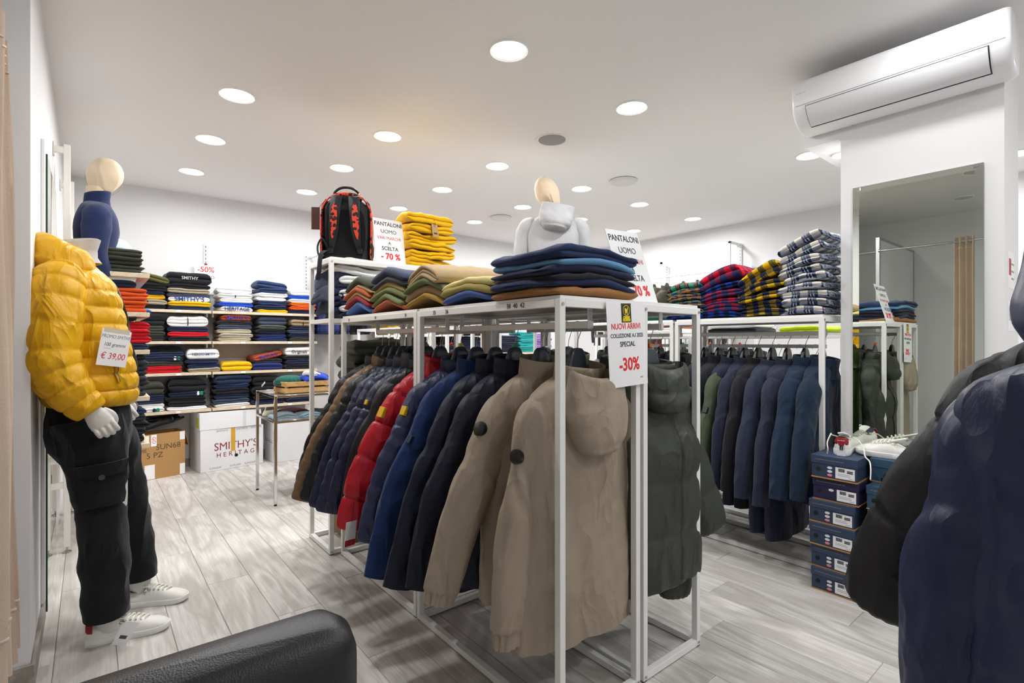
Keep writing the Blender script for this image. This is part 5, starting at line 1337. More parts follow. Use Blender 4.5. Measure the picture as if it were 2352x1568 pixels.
# body: neck, chest, hips, legs as one mesh
B = MB()
n = 30; a = np.linspace(0, 2*PI, n, endpoint=False)
def ell(cx, cy_, z, w, d): x, y = sup(a, w, d, 2.3); return np.stack([x + cx, y + cy_, np.full(n, z)], 1)
B.loft([ell(0, .0, .90, .15, .11), ell(0, 0, 1.0, .155, .115), ell(0, .0, 1.15, .14, .1), ell(0, .01, 1.32, .17, .11), ell(0, 0, 1.43, .185, .095), ell(0, -.05, 1.49, .11, .075), ell(0, -.06, 1.55, .058, .062), ell(0, -.07, 1.60, .055, .06)])
legn = [wl(.03, MY - .09, .92), wl(.06, MY - .1, .6), wl(.055, MY - .125, .3), wl(.062, MY - .13, .09), wl(.09, MY - .13, .05)]
legf = [wl(.03, MY + .09, .92), wl(.13, MY + .13, .6), wl(.17, MY + .165, .3), wl(.185, MY + .165, .10), wl(.2, MY + .165, .06)]
for lg in (legn, legf): B.tube(splp(24, lg), list(np.interp(np.linspace(0, 1, 24), [0, .35, .7, .93, 1], [.085, .062, .05, .038, .036])), 16)
part('body', B, M_MANQ, mq, sharp=60)
# fist (right hand, near the camera)
def fist(parent, wrist, knuck, m):
    """closed hand: palm, four curled fingers of unequal length and a thumb along the side"""
    wv, kv = np.array(wrist), np.array(knuck); ax = kv - wv; L_ = np.linalg.norm(ax); ax /= L_
    out = np.array([1.0, 0, 0]); out -= ax*(out @ ax); out /= np.linalg.norm(out)   # back of the hand faces the camera side
    acr = np.cross(ax, out)                                                        # across the knuckles
    H = MB()
    rr = []
    for t, w, d in ((-.25, .026, .022), (0, .028, .023), (.3, .036, .022), (.65, .041, .021), (.95, .041, .019), (1.06, .036, .014)):
        c = wv + ax*L_*t
        rr.append([c + acr*w*math.copysign(abs(math.cos(q))**.8, math.cos(q)) + out*d*math.sin(q) for q in np.linspace(0, 2*PI, 22, endpoint=False)])
    H.loft(rr)
    for k, (o, l1, l2, r) in enumerate(((-.031, .036, .024, .0095), (-.0105, .041, .026, .0100), (.0105, .039, .025, .0098), (.030, .031, .021, .0088))):
        b = wv + ax*L_*.97 + acr*o + out*.006
        p = [b - ax*.012, b + ax*.012 + out*.004, b + ax*.03*l1/.04 + out*.001, b + ax*l1 - out*.012, b + ax*(l1*.92) - out*.028, b + ax*(l1*.45) - out*(.032 + .1*l2), b + ax*.004 - out*.028]
        H.tube(splp(22, p), list(np.interp(np.linspace(0, 1, 22), [0, .15, .5, .9, 1], [r*.8, r*1.05, r, r*.9, r*.55])), 10)
    tb_ = wv + ax*L_*.25 - acr*.03 - out*.006
    p = [tb_, tb_ + ax*.03 - acr*.014 - out*.006, tb_ + ax*.06 - acr*.01 - out*.018, tb_ + ax*.078 + acr*.012 - out*.034, tb_ + ax*.08 + acr*.03 - out*.04]
    H.tube(splp(18, p), list(np.interp(np.linspace(0, 1, 18), [0, .3, .8, 1], [.012, .0135, .0105, .006])), 10)
    o = part('hand', H, m, parent, sharp=75)
    md = o.modifiers.new('blend', 'REMESH'); md.mode = 'VOXEL'; md.voxel_size = .0028; md.use_smooth_shade = True
    sm = o.modifiers.new('soft', 'SMOOTH'); sm.factor = .5; sm.iterations = 3
    return o
fist(mq, wl(.005, 2.625, .985), wl(.045, 2.62, .915), M_MANQ)
fist(mq, wl(.10, 3.17, .96), wl(.14, 3.18, .895), M_MANQ)
# trousers: hips plus two legs
M_TR = cloth('16171b', .9, 'weave', 1, .1)
def leg_rings(path, rad, seed):
    m = 46; P = splp(m, path); t = np.linspace(0, 1, m); r = spl(t, np.linspace(0, 1, len(rad)), rad)
    Rg = tube_rings(P, r, 30, 1.0, up=(1, 0, 0))
    C = Rg.mean(1, keepdims=True); D = Rg - C; D /= np.linalg.norm(D, axis=2, keepdims=True)
    off = .006*wob(Rg*np.array([1, 1, .8]), seed, 26) + .005*wob(Rg, seed + 1, 46) + .006*np.exp(-((t - .5)/.08)**2)[:, None]*np.sin(t*70)[:, None]*np.ones((1, 30))*.5
    return Rg + D*off[:, :, None]
tr = part('trousers', MB().loft(close_hem(np.array([ell(0, -.004, z, w, d) for z, w, d in ((1.02, .168, .135), (.97, .175, .14), (.92, .182, .148), (.86, .185, .15), (.80, .178, .14), (.74, .12, .10))]), -.0, .3)), M_TR, mq, sharp=70)
lr = leg_rings([wl(.0, MY - .085, .93), wl(.02, MY - .095, .78), wl(.035, MY - .1, .58), wl(.05, MY - .12, .36), wl(.055, MY - .13, .105)], [.125, .115, .095, .087, .085, .082], 31)
part('trouser_leg', MB().loft(close_hem(lr, .03, .9)), M_TR, tr, sharp=70)
lr2 = leg_rings([wl(.02, MY + .085, .93), wl(.075, MY + .11, .78), wl(.13, MY + .14, .56), wl(.165, MY + .16, .34), wl(.18, MY + .165, .125)], [.12, .11, .088, .08, .076, .074], 32)
part('trouser_leg', MB().loft(close_hem(lr2, .03, .9)), M_TR, tr, sharp=70)
# cargo pocket on the near leg
k0, k1 = 13, 24
pk = []
for k in range(k0, k1):
    q = lr[k]; c = q.mean(0); ang = np.arctan2(q[:, 1] - c[1], q[:, 0] - c[0]); o_ = np.argsort(np.abs(ang - .15)); sel = q[np.sort(o_[:9])]; sel = sel[np.argsort(np.arctan2(sel[:, 1] - c[1], sel[:, 0] - c[0]))]
    pk.append(c + (sel - c)*1.09)
part('cargo_pocket', MB().grid(np.array(pk), .004), M_TR, tr, sharp=60)
fl = [p_ for p_ in pk[:4]]; cc = np.array(fl).mean((0, 1))
part('pocket_flap', MB().grid(np.array([f_ + (f_ - lr[k0 + i].mean(0))*.05 for i, f_ in enumerate(fl)]), .004), M_TR, tr, sharp=60)
bt = np.array(pk[3])[4]; nrm = bt - lr[k0 + 3].mean(0); nrm /= np.linalg.norm(nrm)
part('button', MB().cyl(bt + nrm*.006, bt + nrm*.012, .011, 16), plain('3a3836', .4), tr)
# jacket
YJ = cloth('e6ae04', .42, 'nylon', 1.6, .05)
zk = [.62*q for q in (0, .07, .14, .22, .36, .6, .85, .95, 1)]
tr_ = torso_rings(.62, [.075, .14, .20, .222, .225, .215, .212, .20, .185], [.075, .105, .135, .15, .158, .158, .168, .162, .15], zk, 41, 9, .016, .002, 72, 126, (), 2.25, crease=.8)
tr_[:, :, 2] += 1.60; tr_[:, :, 1] += np.interp(tr_[:, :, 2], [.98, 1.2, 1.6], [.005, -.015, -.08])
jk = part('jacket_body', MB().loft(close_hem(tr_, .03, .86)), YJ, mq, sharp=70)
M_SEAM = cloth('b98604', .5, 'nylon')
for sx, pth in ((1, [wl(-.075, 2.745, 1.52), wl(-.095, 2.695, 1.475), wl(-.108, 2.66, 1.36), wl(-.115, 2.645, 1.18), wl(-.06, 2.635, 1.06), wl(.008, 2.628, .972)]),
                (-1, [wl(-.03, 3.03, 1.50), wl(-.04, 3.085, 1.46), wl(-.04, 3.13, 1.36), wl(-.03, 3.15, 1.18), wl(.03, 3.16, 1.06), wl(.10, 3.165, .955)])):
    sr = sleeve_rings(pth, [.06, .088, .092, .09, .075, .055], [1.15, 1.1, 1.1, 1.1, 1.05, 1.0], 43 + sx, puff=9, pa=.0135, n=40, m=110, crease=.8, up=(1, 0, 0))
    last = sr[-1]; c = last.mean(0); i1 = c + (last - c)*.85
    part('jacket_sleeve', MB().loft(np.concatenate([sr, i1[None]])), YJ, jk, sharp=70)
# hood lying round the neck, knitted inner collar
hr = []
for t in np.linspace(0, 1, 48):
    th = R(180) + R(-152 + 304*t)            # 180 deg = the back of the neck
    b_ = (1 - math.cos(PI*2*t))/2            # 1 at the back
    c = np.array([.118*math.sin(th), -.068 + .085*math.cos(th) + .0*b_, 1.622 - .055*(1 - b_) - .005*b_])
    rad = np.array([math.sin(th), math.cos(th), 0]); up_ = np.array([0, 0, 1])
    q = min(1, math.sin(PI*t)*3.2)**.6
    r1 = (.045 + .012*b_)*q; r2 = (.058 + .032*b_)*q
    hr.append([c + rad*r1*math.cos(s_) + up_*r2*math.sin(s_) + rad*.02*b_*(1 if math.sin(s_) < 0 else 0) for s_ in np.linspace(0, 2*PI, 24, endpoint=False)])
hr = np.array(hr); hr += (.012*crs(hr, 71, 20))[:, :, None]*np.array([.6, .6, 1]) + (.004*crs(hr, 72, 50))[:, :, None]
part('hood', MB().loft(hr), YJ, jk, sharp=75)
part('inner_collar', collar_mb(.083, .085, .05, 73, lean=.012, z0=1.575, y0=-.07), cloth('cfcac3', .95, 'rib'), jk, sharp=70)
# pocket zip and its placket on the near side front
zp = []
for z in np.linspace(1.215, 1.085, 9):
    q = tr_[int(np.argmin(np.abs(tr_[:, 0, 2] - z)))]; c = q.mean(0)
    j = int(np.argmin(np.abs(np.arctan2(q[:, 1] - c[1], q[:, 0] - c[0]) - R(22 + (1.215 - z)*40)))); zp.append(q[j] + (q[j] - c)/np.linalg.norm(q[j] - c)*.003)
zo = part('pocket_zip', MB().tube(splp(20, zp), .005, 8), plain('6d6a5c', .35, .6), jk)
part('zip_pull', MB().tube([zp[0] + np.array([.004, .004, .012]), zp[0] + np.array([.006, .006, -.012])], .009, 8), M_BLACKP, jk)
part('zip_placket', MB().tube(splp(20, [p_ - np.array([.002, .002, 0]) for p_ in zp]), .014, 8, flat=.4), M_SEAM, jk)
part('front_zip', MB().tube(splp(24, [tr_[k][int(np.argmax(tr_[k][:, 1]))] + np.array([0, .001, 0]) for k in range(9, 124, 10)]), .006, 8), plain('2a2a28', .4), jk)
# sneakers on the feet
for nm, X, Y, rz, tg_ in (('sneaker', -.012, 2.757, -8, True), ('sneaker', .105, 3.055, -22, False)):
    e = part(nm, MB().box((0, 0, 0), (.001, .001, .001)), M_SOLE, mq, loc=wl(X, Y, 0), rot=(0, 0, PI/2 + R(rz)))
    sneaker_parts(e, SN)
tagp = wl(.10, 2.672, .055)
st = part('shoe_tag', MB().box((-.0006, -.026, -.05), (.0006, .026, .05)), M_PAPER, mq, loc=wl(.115, 2.655, .052), rot=(R(-28), R(10), 0))
part('barcode', MB().box((-.0012, -.014, -.022), (-.0006, .012, -.008)), plain('50524c', .6), st); part('barcode', MB().box((.0006, -.014, -.022), (.0012, .012, -.008)), plain('50524c', .6), st)
part('tag_string', MB().tube([wl(.095, 2.685, .085), wl(.10, 2.672, .1), wl(.112, 2.658, .1)], .0012, 5), plain('1d2440', .8), mq)
# hand-written price card on the jacket
pcard = thing('price_card', 'hand-written white price card with red price on the yellow jacket', 'sign', (.078, 2.662, 1.225), rot=(0, R(9), R(20)))
part('card', MB().box((-.052, -.0008, -.074), (.052, .0008, .074)), M_PAPER, pcard)
part('tape', MB().box((-.045, -.0014, .062), (.045, -.0008, .08)), plain('d8cfb4', .2), pcard)
text('PROMO SMITHS', .019, M_FINEINK, pcard, (.0, -.0011, .045), sx=.75, shear=.15); text('100 grammi', .02, plain('54565e', .6), pcard, (0, -.0011, .012), sx=.8, shear=.2)
text('\u20ac 39,00', .036, plain('d0303c', .6), pcard, (0, -.0011, -.035), sx=.75, shear=.15)
part('underline', MB().box((-.035, -.0012, -.004), (-.012, -.0008, -.003)), plain('54565e', .6), pcard)

# ================================================================== busts
M_LINEN = cloth('e0cdb2', .85, 'weave', .8, .06)
def egg_head(parent, loc, rot, w=.078, d=.098, h=.125):
    n = 32; a = np.linspace(0, 2*PI, n, endpoint=False); rr = []
    for t in np.linspace(0, 1, 26):
        z = -math.cos(PI*t); r = math.sin(PI*t)**.85
        k = spl(z, [-1, -.5, 0, .5, 1], [.80, .86, .98, 1.0, .95])
        rr.append([(w*r*k*math.cos(q), d*r*k*math.sin(q) + .012*(1 - z)*-.4, z*h) for q in a])
    hd = part('head', MB().loft(rr), M_LINEN, parent, loc, rot, sharp=80)
    part('head_seam', MB().tube([(0, d*1.004*math.cos(q)*(.99), h*1.003*math.sin(q)) for q in np.linspace(R(-60), R(240), 40)], .0012, 5), plain('b39c7c', .9), hd)
    return hd
def bust(label, loc, rz, m, z_waist, z_neck, hoodcol=None, turtle=False, headoff=(0, 0, 0), headrot=(0, 0, 0), stand=True, sc=1.0, arms=True, hs=1.0):
    t = thing('mannequin_bust', label, 'mannequin', loc, rz, 'linen-headed busts')
    Lb = z_neck - z_waist
    rg_ = torso_rings(Lb, [.06, .12, .185, .205, .205, .185, .175, .175], [.06, .08, .095, .105, .118, .105, .1, .1], [Lb*q for q in (0, .05, .12, .18, .35, .65, .9, 1)], 61 + int(rz*10), 0, 0, .004, 48, 50, (), 2.3, crease=.7)
    rg_[:, :, 2] += z_neck
    part('top_body', MB().loft(close_hem(rg_)), m, t, sharp=75)
    if arms:
        for s in (-1, 1):
            sr = sleeve_rings([(s*.14, 0, z_neck - .075), (s*.195, 0, z_neck - .11), (s*.228, .0, z_neck - .2), (s*.245, -.01, z_neck - .36), (s*.235, .03, z_neck - .5)], [.045, .068, .066, .058, .048], [1.1]*5, 66 + s, n=24, m=40, crease=.9)
            part('sleeve', MB().loft(sr), m, t, sharp=75)
    part('neck', MB().lathe([(.055, z_neck - .05), (.052, z_neck + .02), (.054, z_neck + .1)], 24), M_LINEN, t)
    if turtle: part('turtleneck', collar_mb(.063, .066, .06, 68, lean=.004, z0=z_neck - .045), m, t, sharp=70)
    egg_head(t, (headoff[0], headoff[1], z_neck + .165 + headoff[2]), headrot, .078*hs, .098*hs, .125*hs)
    if hoodcol:
        part('hood', hood_mesh(.125, .21, .075, 69, lift=.06, yb=.085, ear=.0), m, t, loc=(.02, 0, z_neck - .03), rot=(R(-8), R(10), 0), sharp=75)
        part('neckline', collar_mb(.088, .08, .045, 70, lean=-.01, z0=z_neck - .075, flop=.1), m, t, sharp=75)
    if stand:
        st_ = part('stand', MB().lathe([(.11, 0), (.11, .012), (.03, .02), (.014, .03), (.014, z_waist + .02)], 28), M_STEEL, t)
    return t
bust('linen-headed bust in a navy turtleneck on the left wall shelf', (.035, 4.29, LZ[0]), -PI/2, cloth('1d2950', .9, 'knit', 1, .1), .018, .462, turtle=True, headoff=(0, .045, .012), headrot=(R(-14), 0, 0), stand=False)
bust('linen-headed bust in a pale grey hooded sweatshirt, seen from behind', (2.74, 2.864, RH + .0125), R(-39), cloth('adadb0', .95, 'knit', 1, .1), .10, .835, hoodcol=True, headoff=(-.04, .0, -.03), headrot=(0, R(-24), 0), hs=1.15)

# ================================================================== backpack
bp_ = thing('backpack', 'black backpack with red leopard print panels on the tall rack', 'backpack', (1.245, 3.165, 1.7525), R(-30))
M_BP = cloth('1a1b1f', .6, 'weave', 1, .1); M_LEO = leopard('e0452c', '15130f'); M_MESH = cloth('0f1013', .95, 'knit')
n = 40; a = np.linspace(0, 2*PI, n, endpoint=False); rr = []
for t in np.linspace(0, 1, 30):
    z = .43*t; k = 1 - .03*(1 - t) - .75*max(0, (t - .72)/.28)**2.6
    x, y = sup(a, .148*max(.2, k), .085*max(.25, k), 3.0); rr.append(np.stack([x, y + .06, np.full(n, z)], 1))
part('body', MB().loft(rr), M_BP, bp_, sharp=70)
for s in (-1, 1):
    P = [[(s*(.1495*(1 - .6*max(0, (t - .74)/.26)**2.4) + .0015), -.015 + .13*u, .43*t) for u in np.linspace(.12, .95, 6)] for t in np.linspace(.04, .9, 16)]
    part('side_panel', MB().grid(P, .002*s), M_LEO, bp_, sharp=70)
    part('side_pocket', MB().loft([[(s*(.146 + .018*math.sin(PI*min(1, (z - .0)/.16))*abs(math.sin(q))**.5*(1 if True else 0)), .045 + .06*math.cos(q), z) for q in np.linspace(0, PI, 10)] + [(s*.14, .045 - .05, z), (s*.14, .045 + .05, z)] for z in (0.01, .05, .1, .16)]), M_BP, bp_, sharp=60)
    part('piping', MB().tube(splp(24, [(s*.147, -.012, .02), (s*.15, -.012, .2), (s*.143, -.01, .32), (s*.105, -.006, .39), (s*.05, .0, .418)]), .005, 8), M_LEO, bp_)
    # padded strap
    pth = splp(26, [(s*.045, .0, .405), (s*.05, -.035, .395), (s*.055, -.062, .33), (s*.06, -.066, .25), (s*.066, -.058, .17), (s*.075, -.045, .10), (s*.085, -.03, .06)])
    so = part('strap', MB().loft([[(p[0] + u*w_, p[1] + v*.009, p[2] + .0*u) for u, v in ((-1, -.4), (-.9, -1), (.9, -1), (1, -.4), (1, .4), (.9, 1), (-.9, 1), (-1, .4))] for p, w_ in zip(pth, np.interp(np.linspace(0, 1, 26), [0, .1, .6, .8, 1], [.026, .034, .03, .02, .013]))]), M_BP, bp_, sharp=60)
    part('strap_patch', MB().grid([[(pth[k][0] + s*.004 + u*w_, pth[k][1] - .0105, pth[k][2]) for u in np.linspace(-1, 1, 5)] for k, w_ in ((7, .004), (9, .016), (12, .02), (15, .018), (17, .012), (19, .003))], .001), M_LEO, so, sharp=60)
    part('buckle', MB().box((s*.085 - .016, -.045, .045), (s*.085 + .016, -.022, .075), bev=.004), M_BLACKP, so)
part('back_mesh', MB().loft([[(x_ * w_, -.024 - .008*(1 - abs(x_)**2), z) for x_ in np.linspace(-1, 1, 9)] + [(x_*w_, -.015, z) for x_ in np.linspace(1, -1, 9)] for z, w_ in ((.03, .10), (.08, .115), (.2, .118), (.28, .11), (.315, .09))]), M_MESH, bp_, sharp=60)
part('top_trim', MB().tube(splp(20, [(-.095, .0, .388), (-.06, -.002, .412), (0, -.004, .42), (.06, -.002, .412), (.095, .0, .388)]), .012, 8), M_LEO, bp_)
part('handle', MB().tube(splp(22, [(-.075, .02, .40), (-.07, .015, .435), (-.03, .012, .462), (.03, .012, .462), (.07, .015, .435), (.075, .02, .40)]), .008, 8), M_BP, bp_)
part('zip_pull', MB().box((.072, .0, .405), (.082, .006, .43), bev=.002), plain('c09a4a', .3, 1.0), bp_)
part('hang_tag', MB().box((-.215, .03, .20), (-.165, .032, .34), T(x=0, y=0, z=0, rz=0)), plain('4a2417', .5), bp_)
part('hang_tag_string', MB().tube([(-.17, .03, .335), (-.15, .02, .36), (-.12, .0, .38)], .0015, 5), M_DARK, bp_)
part('loose_strap', MB().grid([[(p[0] + u*.012, p[1] + .004*u, p[2]) for u in (-1, 0, 1)] for p in splp(16, [(-.085, -.03, .055), (-.11, -.075, .05), (-.13, -.115, .02), (-.135, -.135, -.06), (-.142, -.137, -.135)])], .003), M_BP, bp_, sharp=60)
part('loose_loop', MB().tube(splp(20, [(-.1, -.03, .06), (-.135, -.04, .13), (-.165, -.03, .09), (-.155, -.05, .03), (-.12, -.07, .02)]), .006, 6, flat=.4), M_BP, bp_)

# ================================================================== signs
def sign_panel(label, loc, rot, lines, w=.21, h=.297, foot=True):
    t = thing('sale_sign', label, 'sign', loc, rot=rot, group='printed sale signs')
    part('sheet', MB().box((-w/2, -.002, 0), (w/2, 0, h)), M_ACR, t)
    if foot: part('stand_leg', MB().box((-.05, 0, 0), (.05, .06, .002)), M_GLASS, t)
    for s, z, size, m, sx, b in lines: text(s, size, m, t, (0, -.0024, z), sx=sx, bold=b)
    return t
PAN = [('PANTALONI', .262, .036, M_INK, .98, .0005), ('UOMO', .212, .036, M_INK, 1.0, .0), ('VARI MARCHI', .168, .029, plain('c9404c', .6), .95, 0), ('A', .135, .028, M_INK, 1.0, .0003), ('SCELTA', .098, .034, M_INK, 1.0, .0005), ('- 70 %', .045, .056, M_RED, .95, .002)]
sign_panel('white sale sign PANTALONI UOMO leaning beside the backpack', (1.505, 3.075, 1.7525), (R(-10), 0, R(2)), PAN)
sign_panel('white sale sign PANTALONI UOMO behind the jeans pile', (1.63, 1.215, BT), (R(-17), R(-3), R(3)), PAN)
s3 = thing('sale_sign', 'white sheet NUOVI ARRIVI -30% hanging on the front rack corner', 'sign', (1.458, 1.158, 1.392), rot=(R(-1.5), R(-2.5), R(0)), group='printed sale signs')
part('sheet', MB().box((-.105, -.001, -.297), (.105, 0, 0)), M_PAPER, s3)
text('NUOVI ARRIVI', .0285, M_RED, s3, (-.004, -.0013, -.088), bold=.0004, sx=.88); text('COLLEZIONE A.I 2025', .0195, M_INK, s3, (0, -.0013, -.12), bold=.0003, sx=.95); text('SPECIAL', .0245, M_INK, s3, (0, -.0013, -.15), bold=.0004, sx=.95); text('-30%', .062, M_RED, s3, (.005, -.0013, -.222), bold=.0016, sx=.9)
text('saldi', .009, plain('c98a90', .6), s3, (.07, -.0013, -.27))
lg = part('logo_plate', MB().box((-.026, -.0016, -.073), (.026, -.001, -.008)), plain('16150f', .5), s3)
M_LOG = plain('f0d414', .5)
part('logo_border', MB().box((-.0275, -.0013, -.0745), (.0275, -.001, -.0065)), plain('a9952c', .5), lg)
part('logo_ring', MB().tube([(.0175*math.cos(q), -.0018, -.032 + .0175*math.sin(q)) for q in np.linspace(0, 2*PI, 33)], .0013, 5, cap=False), M_LOG, lg)
part('logo_animal', MB().add([(-.009, -.0019, -.026), (-.0075, -.0019, -.034), (-.006, -.0019, -.046), (-.003, -.0019, -.046), (-.002, -.0019, -.04), (.002, -.0019, -.04), (.003, -.0019, -.046), (.006, -.0019, -.046), (.0065, -.0019, -.034), (.0095, -.0019, -.024), (.0065, -.0019, -.019), (.004, -.0019, -.028), (0, -.0019, -.026), (-.004, -.0019, -.022)], [tuple(range(14))]), M_LOG, lg)
text('CIESSE', .0125, M_LOG, lg, (0, -.0018, -.057), bold=.0009); text('PIUMINI', .0115, M_LOG, lg, (0, -.0018, -.066), bold=.0009)
# red card on the right wall upright
for k, (y, z1) in enumerate(((3.22, 2.48), (4.28, 2.36))):
    t = thing('shelf_upright', 'white slotted upright with a hook arm on the right wall, %s' % ('nearer', 'farther')[k], 'upright', (XR, y, 0), 0, 'right wall uprights')
    part('channel', MB().box((-.03, -.014, .1), (0, .014, z1), bev=.002), M_RACK, t)
    for j in range(8): inst('slot', _slot, t, (-.0302, 0, z1 - .05 - j*.04), (0, 0, -PI/2))
    part('arm', MB().box((-.3 + .12*k, -.012, z1 - .03), (-.03, .012, z1), bev=.002), M_RACK, t)
    part('post', MB().box((-.3 + .12*k, -.012, .0), (-.274 + .12*k, .012, z1), bev=.002), M_RACK, t)
    for x in (-.06, -.12): part('knob', MB().cyl((x, -.012, z1 - .045), (x, -.03, z1 - .045), .016, 14), M_RACK, t)
rcd = thing('promo_card', 'small red promo card on the right wall upright', 'sign', (5.99, 3.20, 2.06), rot=(0, 0, -PI/2 + R(25)))
part('card', MB().box((-.06, -.002, -.075), (.06, 0, .09)), plain('b3352c', .5), rcd)
part('picture', MB().box((-.035, -.0026, -.03), (.035, -.002, .04), bev=.0005), plain('23222a', .6), rcd)
part('print', MB().box((-.035, -.0026, -.06), (.035, -.002, -.05)), plain('e6d9d4', .6), rcd)

# ================================================================== shoe boxes by the pillar
M_SB = plain('2c3b57', .55); M_SBL = plain('31425f', .55); M_SBP = plain('241f45', .5); M_SBT = plain('2a4a66', .55); M_GOLD = plain('b98a4a', .5)
def shoe_box(loc, rz, label, body=M_SB, lid=M_SBL, l=.30, w=.205, h=.113, group='shoe boxes stacked by the pillar', stickers=3, labels=True):
    """local -x is the label end; origin at the base centre"""
    t = thing('shoe_box', label, 'shoe box', loc, rz, group)
    part('box', MB().box((-l/2 + .003, -w/2 + .003, .006), (l/2 - .003, w/2 - .003, h - .008)), body, t)
    ld = part('lid', MB().box((-l/2, -w/2, h - .04), (l/2, w/2, h), bev=.0012), lid, t)
    text('NOT ASSOCIATED WITH POLO RALPH LAUREN CORP.', .0055, plain('a9a08c', .6), ld, (-l/2 - .0004, .02, h - .02), (PI/2, 0, -PI/2), sx=.95)
    part('trim', MB().box((-l/2 + .001, -w/2 + .001, .0), (l/2 - .001, w/2 - .001, .006)), M_GOLD, t)
    part('hole', MB().lathe([(.0005, 0), (.0105, 0), (.0105, .001), (.0005, .001)], 16, T(x=-l/2 + .0025, y=w/2 - .032, z=.045, ry=-90)), M_DARK, t)
    if labels:
        lb_ = part('label', MB().box((-l/2 + .0018, -w/2 + .012, .012), (-l/2 + .0028, -w/2 + .095, .066)), M_PAPER, t)
        for j in range(9): part('bar', MB().box((-l/2 + .0012, -w/2 + .08 - .0032*j, .046), (-l/2 + .0018, -w/2 + .0818 - .0032*j + .0008*(j % 2), .062)), M_INK, lb_)
        for j, (ya, yb, z) in enumerate(((.02, .045, .05), (.02, .045, .043), (.035, .085, .034), (.03, .085, .027), (.02, .04, .018))): part('print', MB().box((-l/2 + .0012, -w/2 + ya, z), (-l/2 + .0018, -w/2 + yb, z + (.005 if j < 2 else .0015))), M_INK if j < 2 else M_FINEINK, lb_)
    for j in range(stickers):
        part('sticker', MB().lathe([(.0005, 0), (.0065, 0), (.0065, .0008), (.0005, .0008)], 12, T(x=-l/2 + .0022, y=w/2 - .085, z=.058 - .018*j, ry=-90) @ Matrix.Diagonal((1, 1.8, 1, 1))), plain('e9e9ee', .5) if j < 2 else plain('e58c92', .5), t)
    return t
r_ = random.Random(3)
for k in range(6):
    purple = (k == 4)
    shoe_box((3.005 + r_.uniform(-.012, .008), .978 + r_.uniform(-.01, .012), .1135*k), r_.uniform(-.03, .03), ('purple shoe box, second from the top of the front stack' if purple else 'blue shoe box, %s of the front stack' % ('bottom', 'second from bottom', 'third from bottom', 'fourth from bottom', '', 'top')[k]), M_SBP if purple else M_SB, M_SBP if purple else M_SBL, stickers=1 if purple else 3)
for k in range(5):
    shoe_box((3.02 + r_.uniform(-.02, .012), .735 + r_.uniform(-.01, .012), .1135*k), r_.uniform(-.03, .03), 'teal blue shoe box, %s of the stack half hidden by the black sleeve' % ('bottom', 'second', 'third', 'fourth', 'fifth from bottom')[k], M_SBT, M_SBT, labels=False, stickers=1 if k == 4 else 0)
shoe_box((3.065, .735, .1135*5), PI/2, 'teal shoe box carrying the white sneaker before the mirror', M_SBT, plain('30516c', .5), l=.255, w=.185, stickers=0, labels=False)
def shoe(label, loc, rz, mats, group='display sneakers', lace_drop=False):
    t = thing('sneaker', label, 'shoe', loc, rz, group)
    sneaker_parts(t, mats); return t
s1_ = shoe('white sneaker with red heel tab on the front shoe boxes', (2.905, .965, .1135*6 + .001), R(8), SN)
part('heel_stripe', MB().box((-.004, .001, .03), (.0, .006, .052)), plain('1b2547', .5), s1_); part('heel_stripe', MB().box((-.004, -.008, .03), (.0, -.003, .052)), plain('1b2547', .5), s1_)
text('U.S. POLO', .007, M_PAPER, s1_, (-.0025, 0, .076), (PI/2, 0, -PI/2), ext=.0006)
part('loose_lace', MB().tube(splp(26, [(.12, -.03, .075), (.09, -.06, .07), (.06, -.085, .04), (.0, -.10, .012), (-.05, -.125, .0), (-.085, -.135, -.03), (-.095, -.135, -.075)]), .003, 6), M_LACE, s1_)
part('loose_lace', MB().tube(splp(26, [(.12, .03, .075), (.07, .055, .09), (.03, .05, .10), (.0, .06, .06), (-.012, .055, .03), (.0, .06, .002)]), .003, 6), M_LACE, s1_)
s2_ = shoe('white sneaker with paper tag on the box before the mirror', (3.06, .655, .1135*6 + .001), R(92), SN)
part('paper_tag', MB().box((-.022, -.001, -.03), (.022, 0, .03), T(x=.03, y=-.0, z=.04, rz=-90) @ T(x=.0, y=-.05, z=0, ry=25)), M_PAPER, s2_)
part('loose_lace', MB().tube(splp(20, [(.11, .03, .075), (.06, .06, .06), (.0, .07, .045), (-.05, .075, .02), (-.08, .085, -.04)]), .003, 6), M_LACE, s2_)
MBK = plain('1b1c20', .5)
shoe('black sneaker on the half hidden shoe box stack', (2.93, .63, .1135*5 + .001), R(60), (MBK, MBK, MBK, MBK, plain('26272c', .7)))

# ================================================================== foreground: rail with navy and black jackets at the right edge
RG = 1.42
t = thing('rail_stand', 'chrome single-bar garment rail holding the big navy and black jackets at right', 'clothes rail', (1.62, -.01, 0))
part('bar', MB().cyl((-.7, 0, RG), (.7, 0, RG), .0125), M_CHROME, t)
for s in (-1, 1):
    p_ = part('post', MB().cyl((s*.7, 0, .03), (s*.7, 0, RG + .01), .014), M_CHROME, t)
    part('base_bar', MB().box((s*.7 - .015, -.22, 0), (s*.7 + .015, .2, .03), bev=.004), M_CHROME, p_)
HG = RG - .0125 + .0
garment('puffer_jacket', 'shiny navy hooded jacket filling the right edge of the picture', 'jacket', cloth('222a4a', .38, 'nylon', .8, .06), (1.27, -.02, HG - .13), -PI/2 + R(9), 951, L=.76, w=.235, d=.12, sl=.60, flare=1, flare2=8, slr=(.088, .09, .085, .07), sflat=.85, collar=.12, hood=(.165, .2, .09, .11, .06), crease=1.9, seams=(.45, .72), fold=.012, hem=(1.0, .88), group='jackets at the right edge')
hanger(1.27, -.02, RG + .004, -PI/2, 'grey plastic hanger inside the big navy jacket')
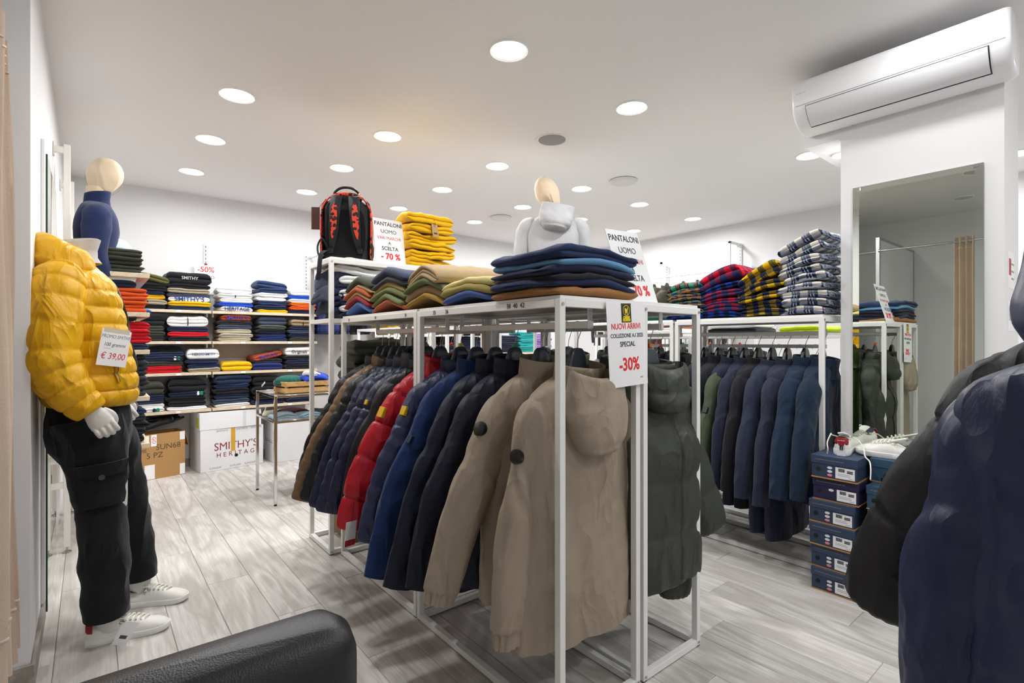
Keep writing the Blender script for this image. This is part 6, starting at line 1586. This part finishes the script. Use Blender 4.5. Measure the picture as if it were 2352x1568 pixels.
garment('puffer_jacket', 'black puffer jacket with a hanging sleeve, left of the big navy jacket', 'jacket', cloth('101116', .5, 'nylon', .8, .06), (1.50, .0, HG - .085), -PI/2 + R(4), 952, L=.74, w=.28, d=.12, puff=4, spuff=3, pa=.012, sl=.60, flare=17, flare2=8, slr=(.09, .092, .09, .078), sflat=1.0, collar=.08, crease=1.2, group='jackets at the right edge')
hanger(1.50, .0, RG + .004, -PI/2, 'grey plastic hanger inside the black puffer jacket')

# ================================================================== foreground: black leather chair
ch = thing('armchair', 'black leather armchair with padded back in the left foreground', 'chair', (.03, .717, 0))
def pad(x0, x1, y0, y1, z0, z1, r, n=9, seed=1):
    """cushion: rounded box surface with soft bulge"""
    V = MB(); hx, hy, hz = (x1 - x0)/2, (y1 - y0)/2, (z1 - z0)/2; c = np.array([(x0 + x1)/2, (y0 + y1)/2, (z0 + z1)/2])
    m = 30; k = 40; P = np.zeros((m, k, 3))
    for i, u in enumerate(np.linspace(-PI/2, PI/2, m)):
        for j, v in enumerate(np.linspace(0, 2*PI, k, endpoint=False)):
            d = np.array([math.cos(u)*math.cos(v), math.cos(u)*math.sin(v), math.sin(u)])
            e = np.sign(d)*np.abs(d)**.18
            q = e*np.array([hx, hy, hz]); inner = np.array([hx - r, hy - r, hz - r])
            cl = np.clip(q, -inner, inner); dl = q - cl; nl = np.linalg.norm(dl)
            if nl > 1e-9: q = cl + dl/nl*r if nl > r*.2 else q
            P[i, j] = c + q
    P += (.0025*wob(P, seed, 20))[:, :, None]
    return V.loft(P, True, True)
part('back_cushion', pad(-.24, .262, -.05, .06, .42, .872, .045, seed=5), M_LEATHER, ch, sharp=80)
part('seat_cushion', pad(-.24, .262, -.56, -.052, .32, .46, .04, seed=6), M_LEATHER, ch, sharp=80)
part('seat_base', MB().box((-.23, -.55, .24), (.25, .05, .33), bev=.01), M_LEATHER, ch)
for sx in (-.21, .23):
    for sy in (-.52, .02): part('leg', MB().cyl((sx, sy, 0), (sx, sy, .245), .014, 12, .02), M_STEEL, ch)

ht = thing('swing_tag', 'white paper swing tag with a red band hanging below the red puffer jacket', 'tag', (.86, 2.13, .49), rot=(0, R(6), R(20)))
part('card', MB().box((-.028, -.0008, -.10), (.028, .0008, 0)), M_PAPER, ht)
part('band', MB().box((-.028, -.0014, -.10), (.028, -.0008, -.075)), plain('b5202c', .6), ht)
part('string', MB().tube([(0, 0, -.005), (.004, 0, .03), (.01, .005, .08)], .0012, 5), M_DARK, ht)
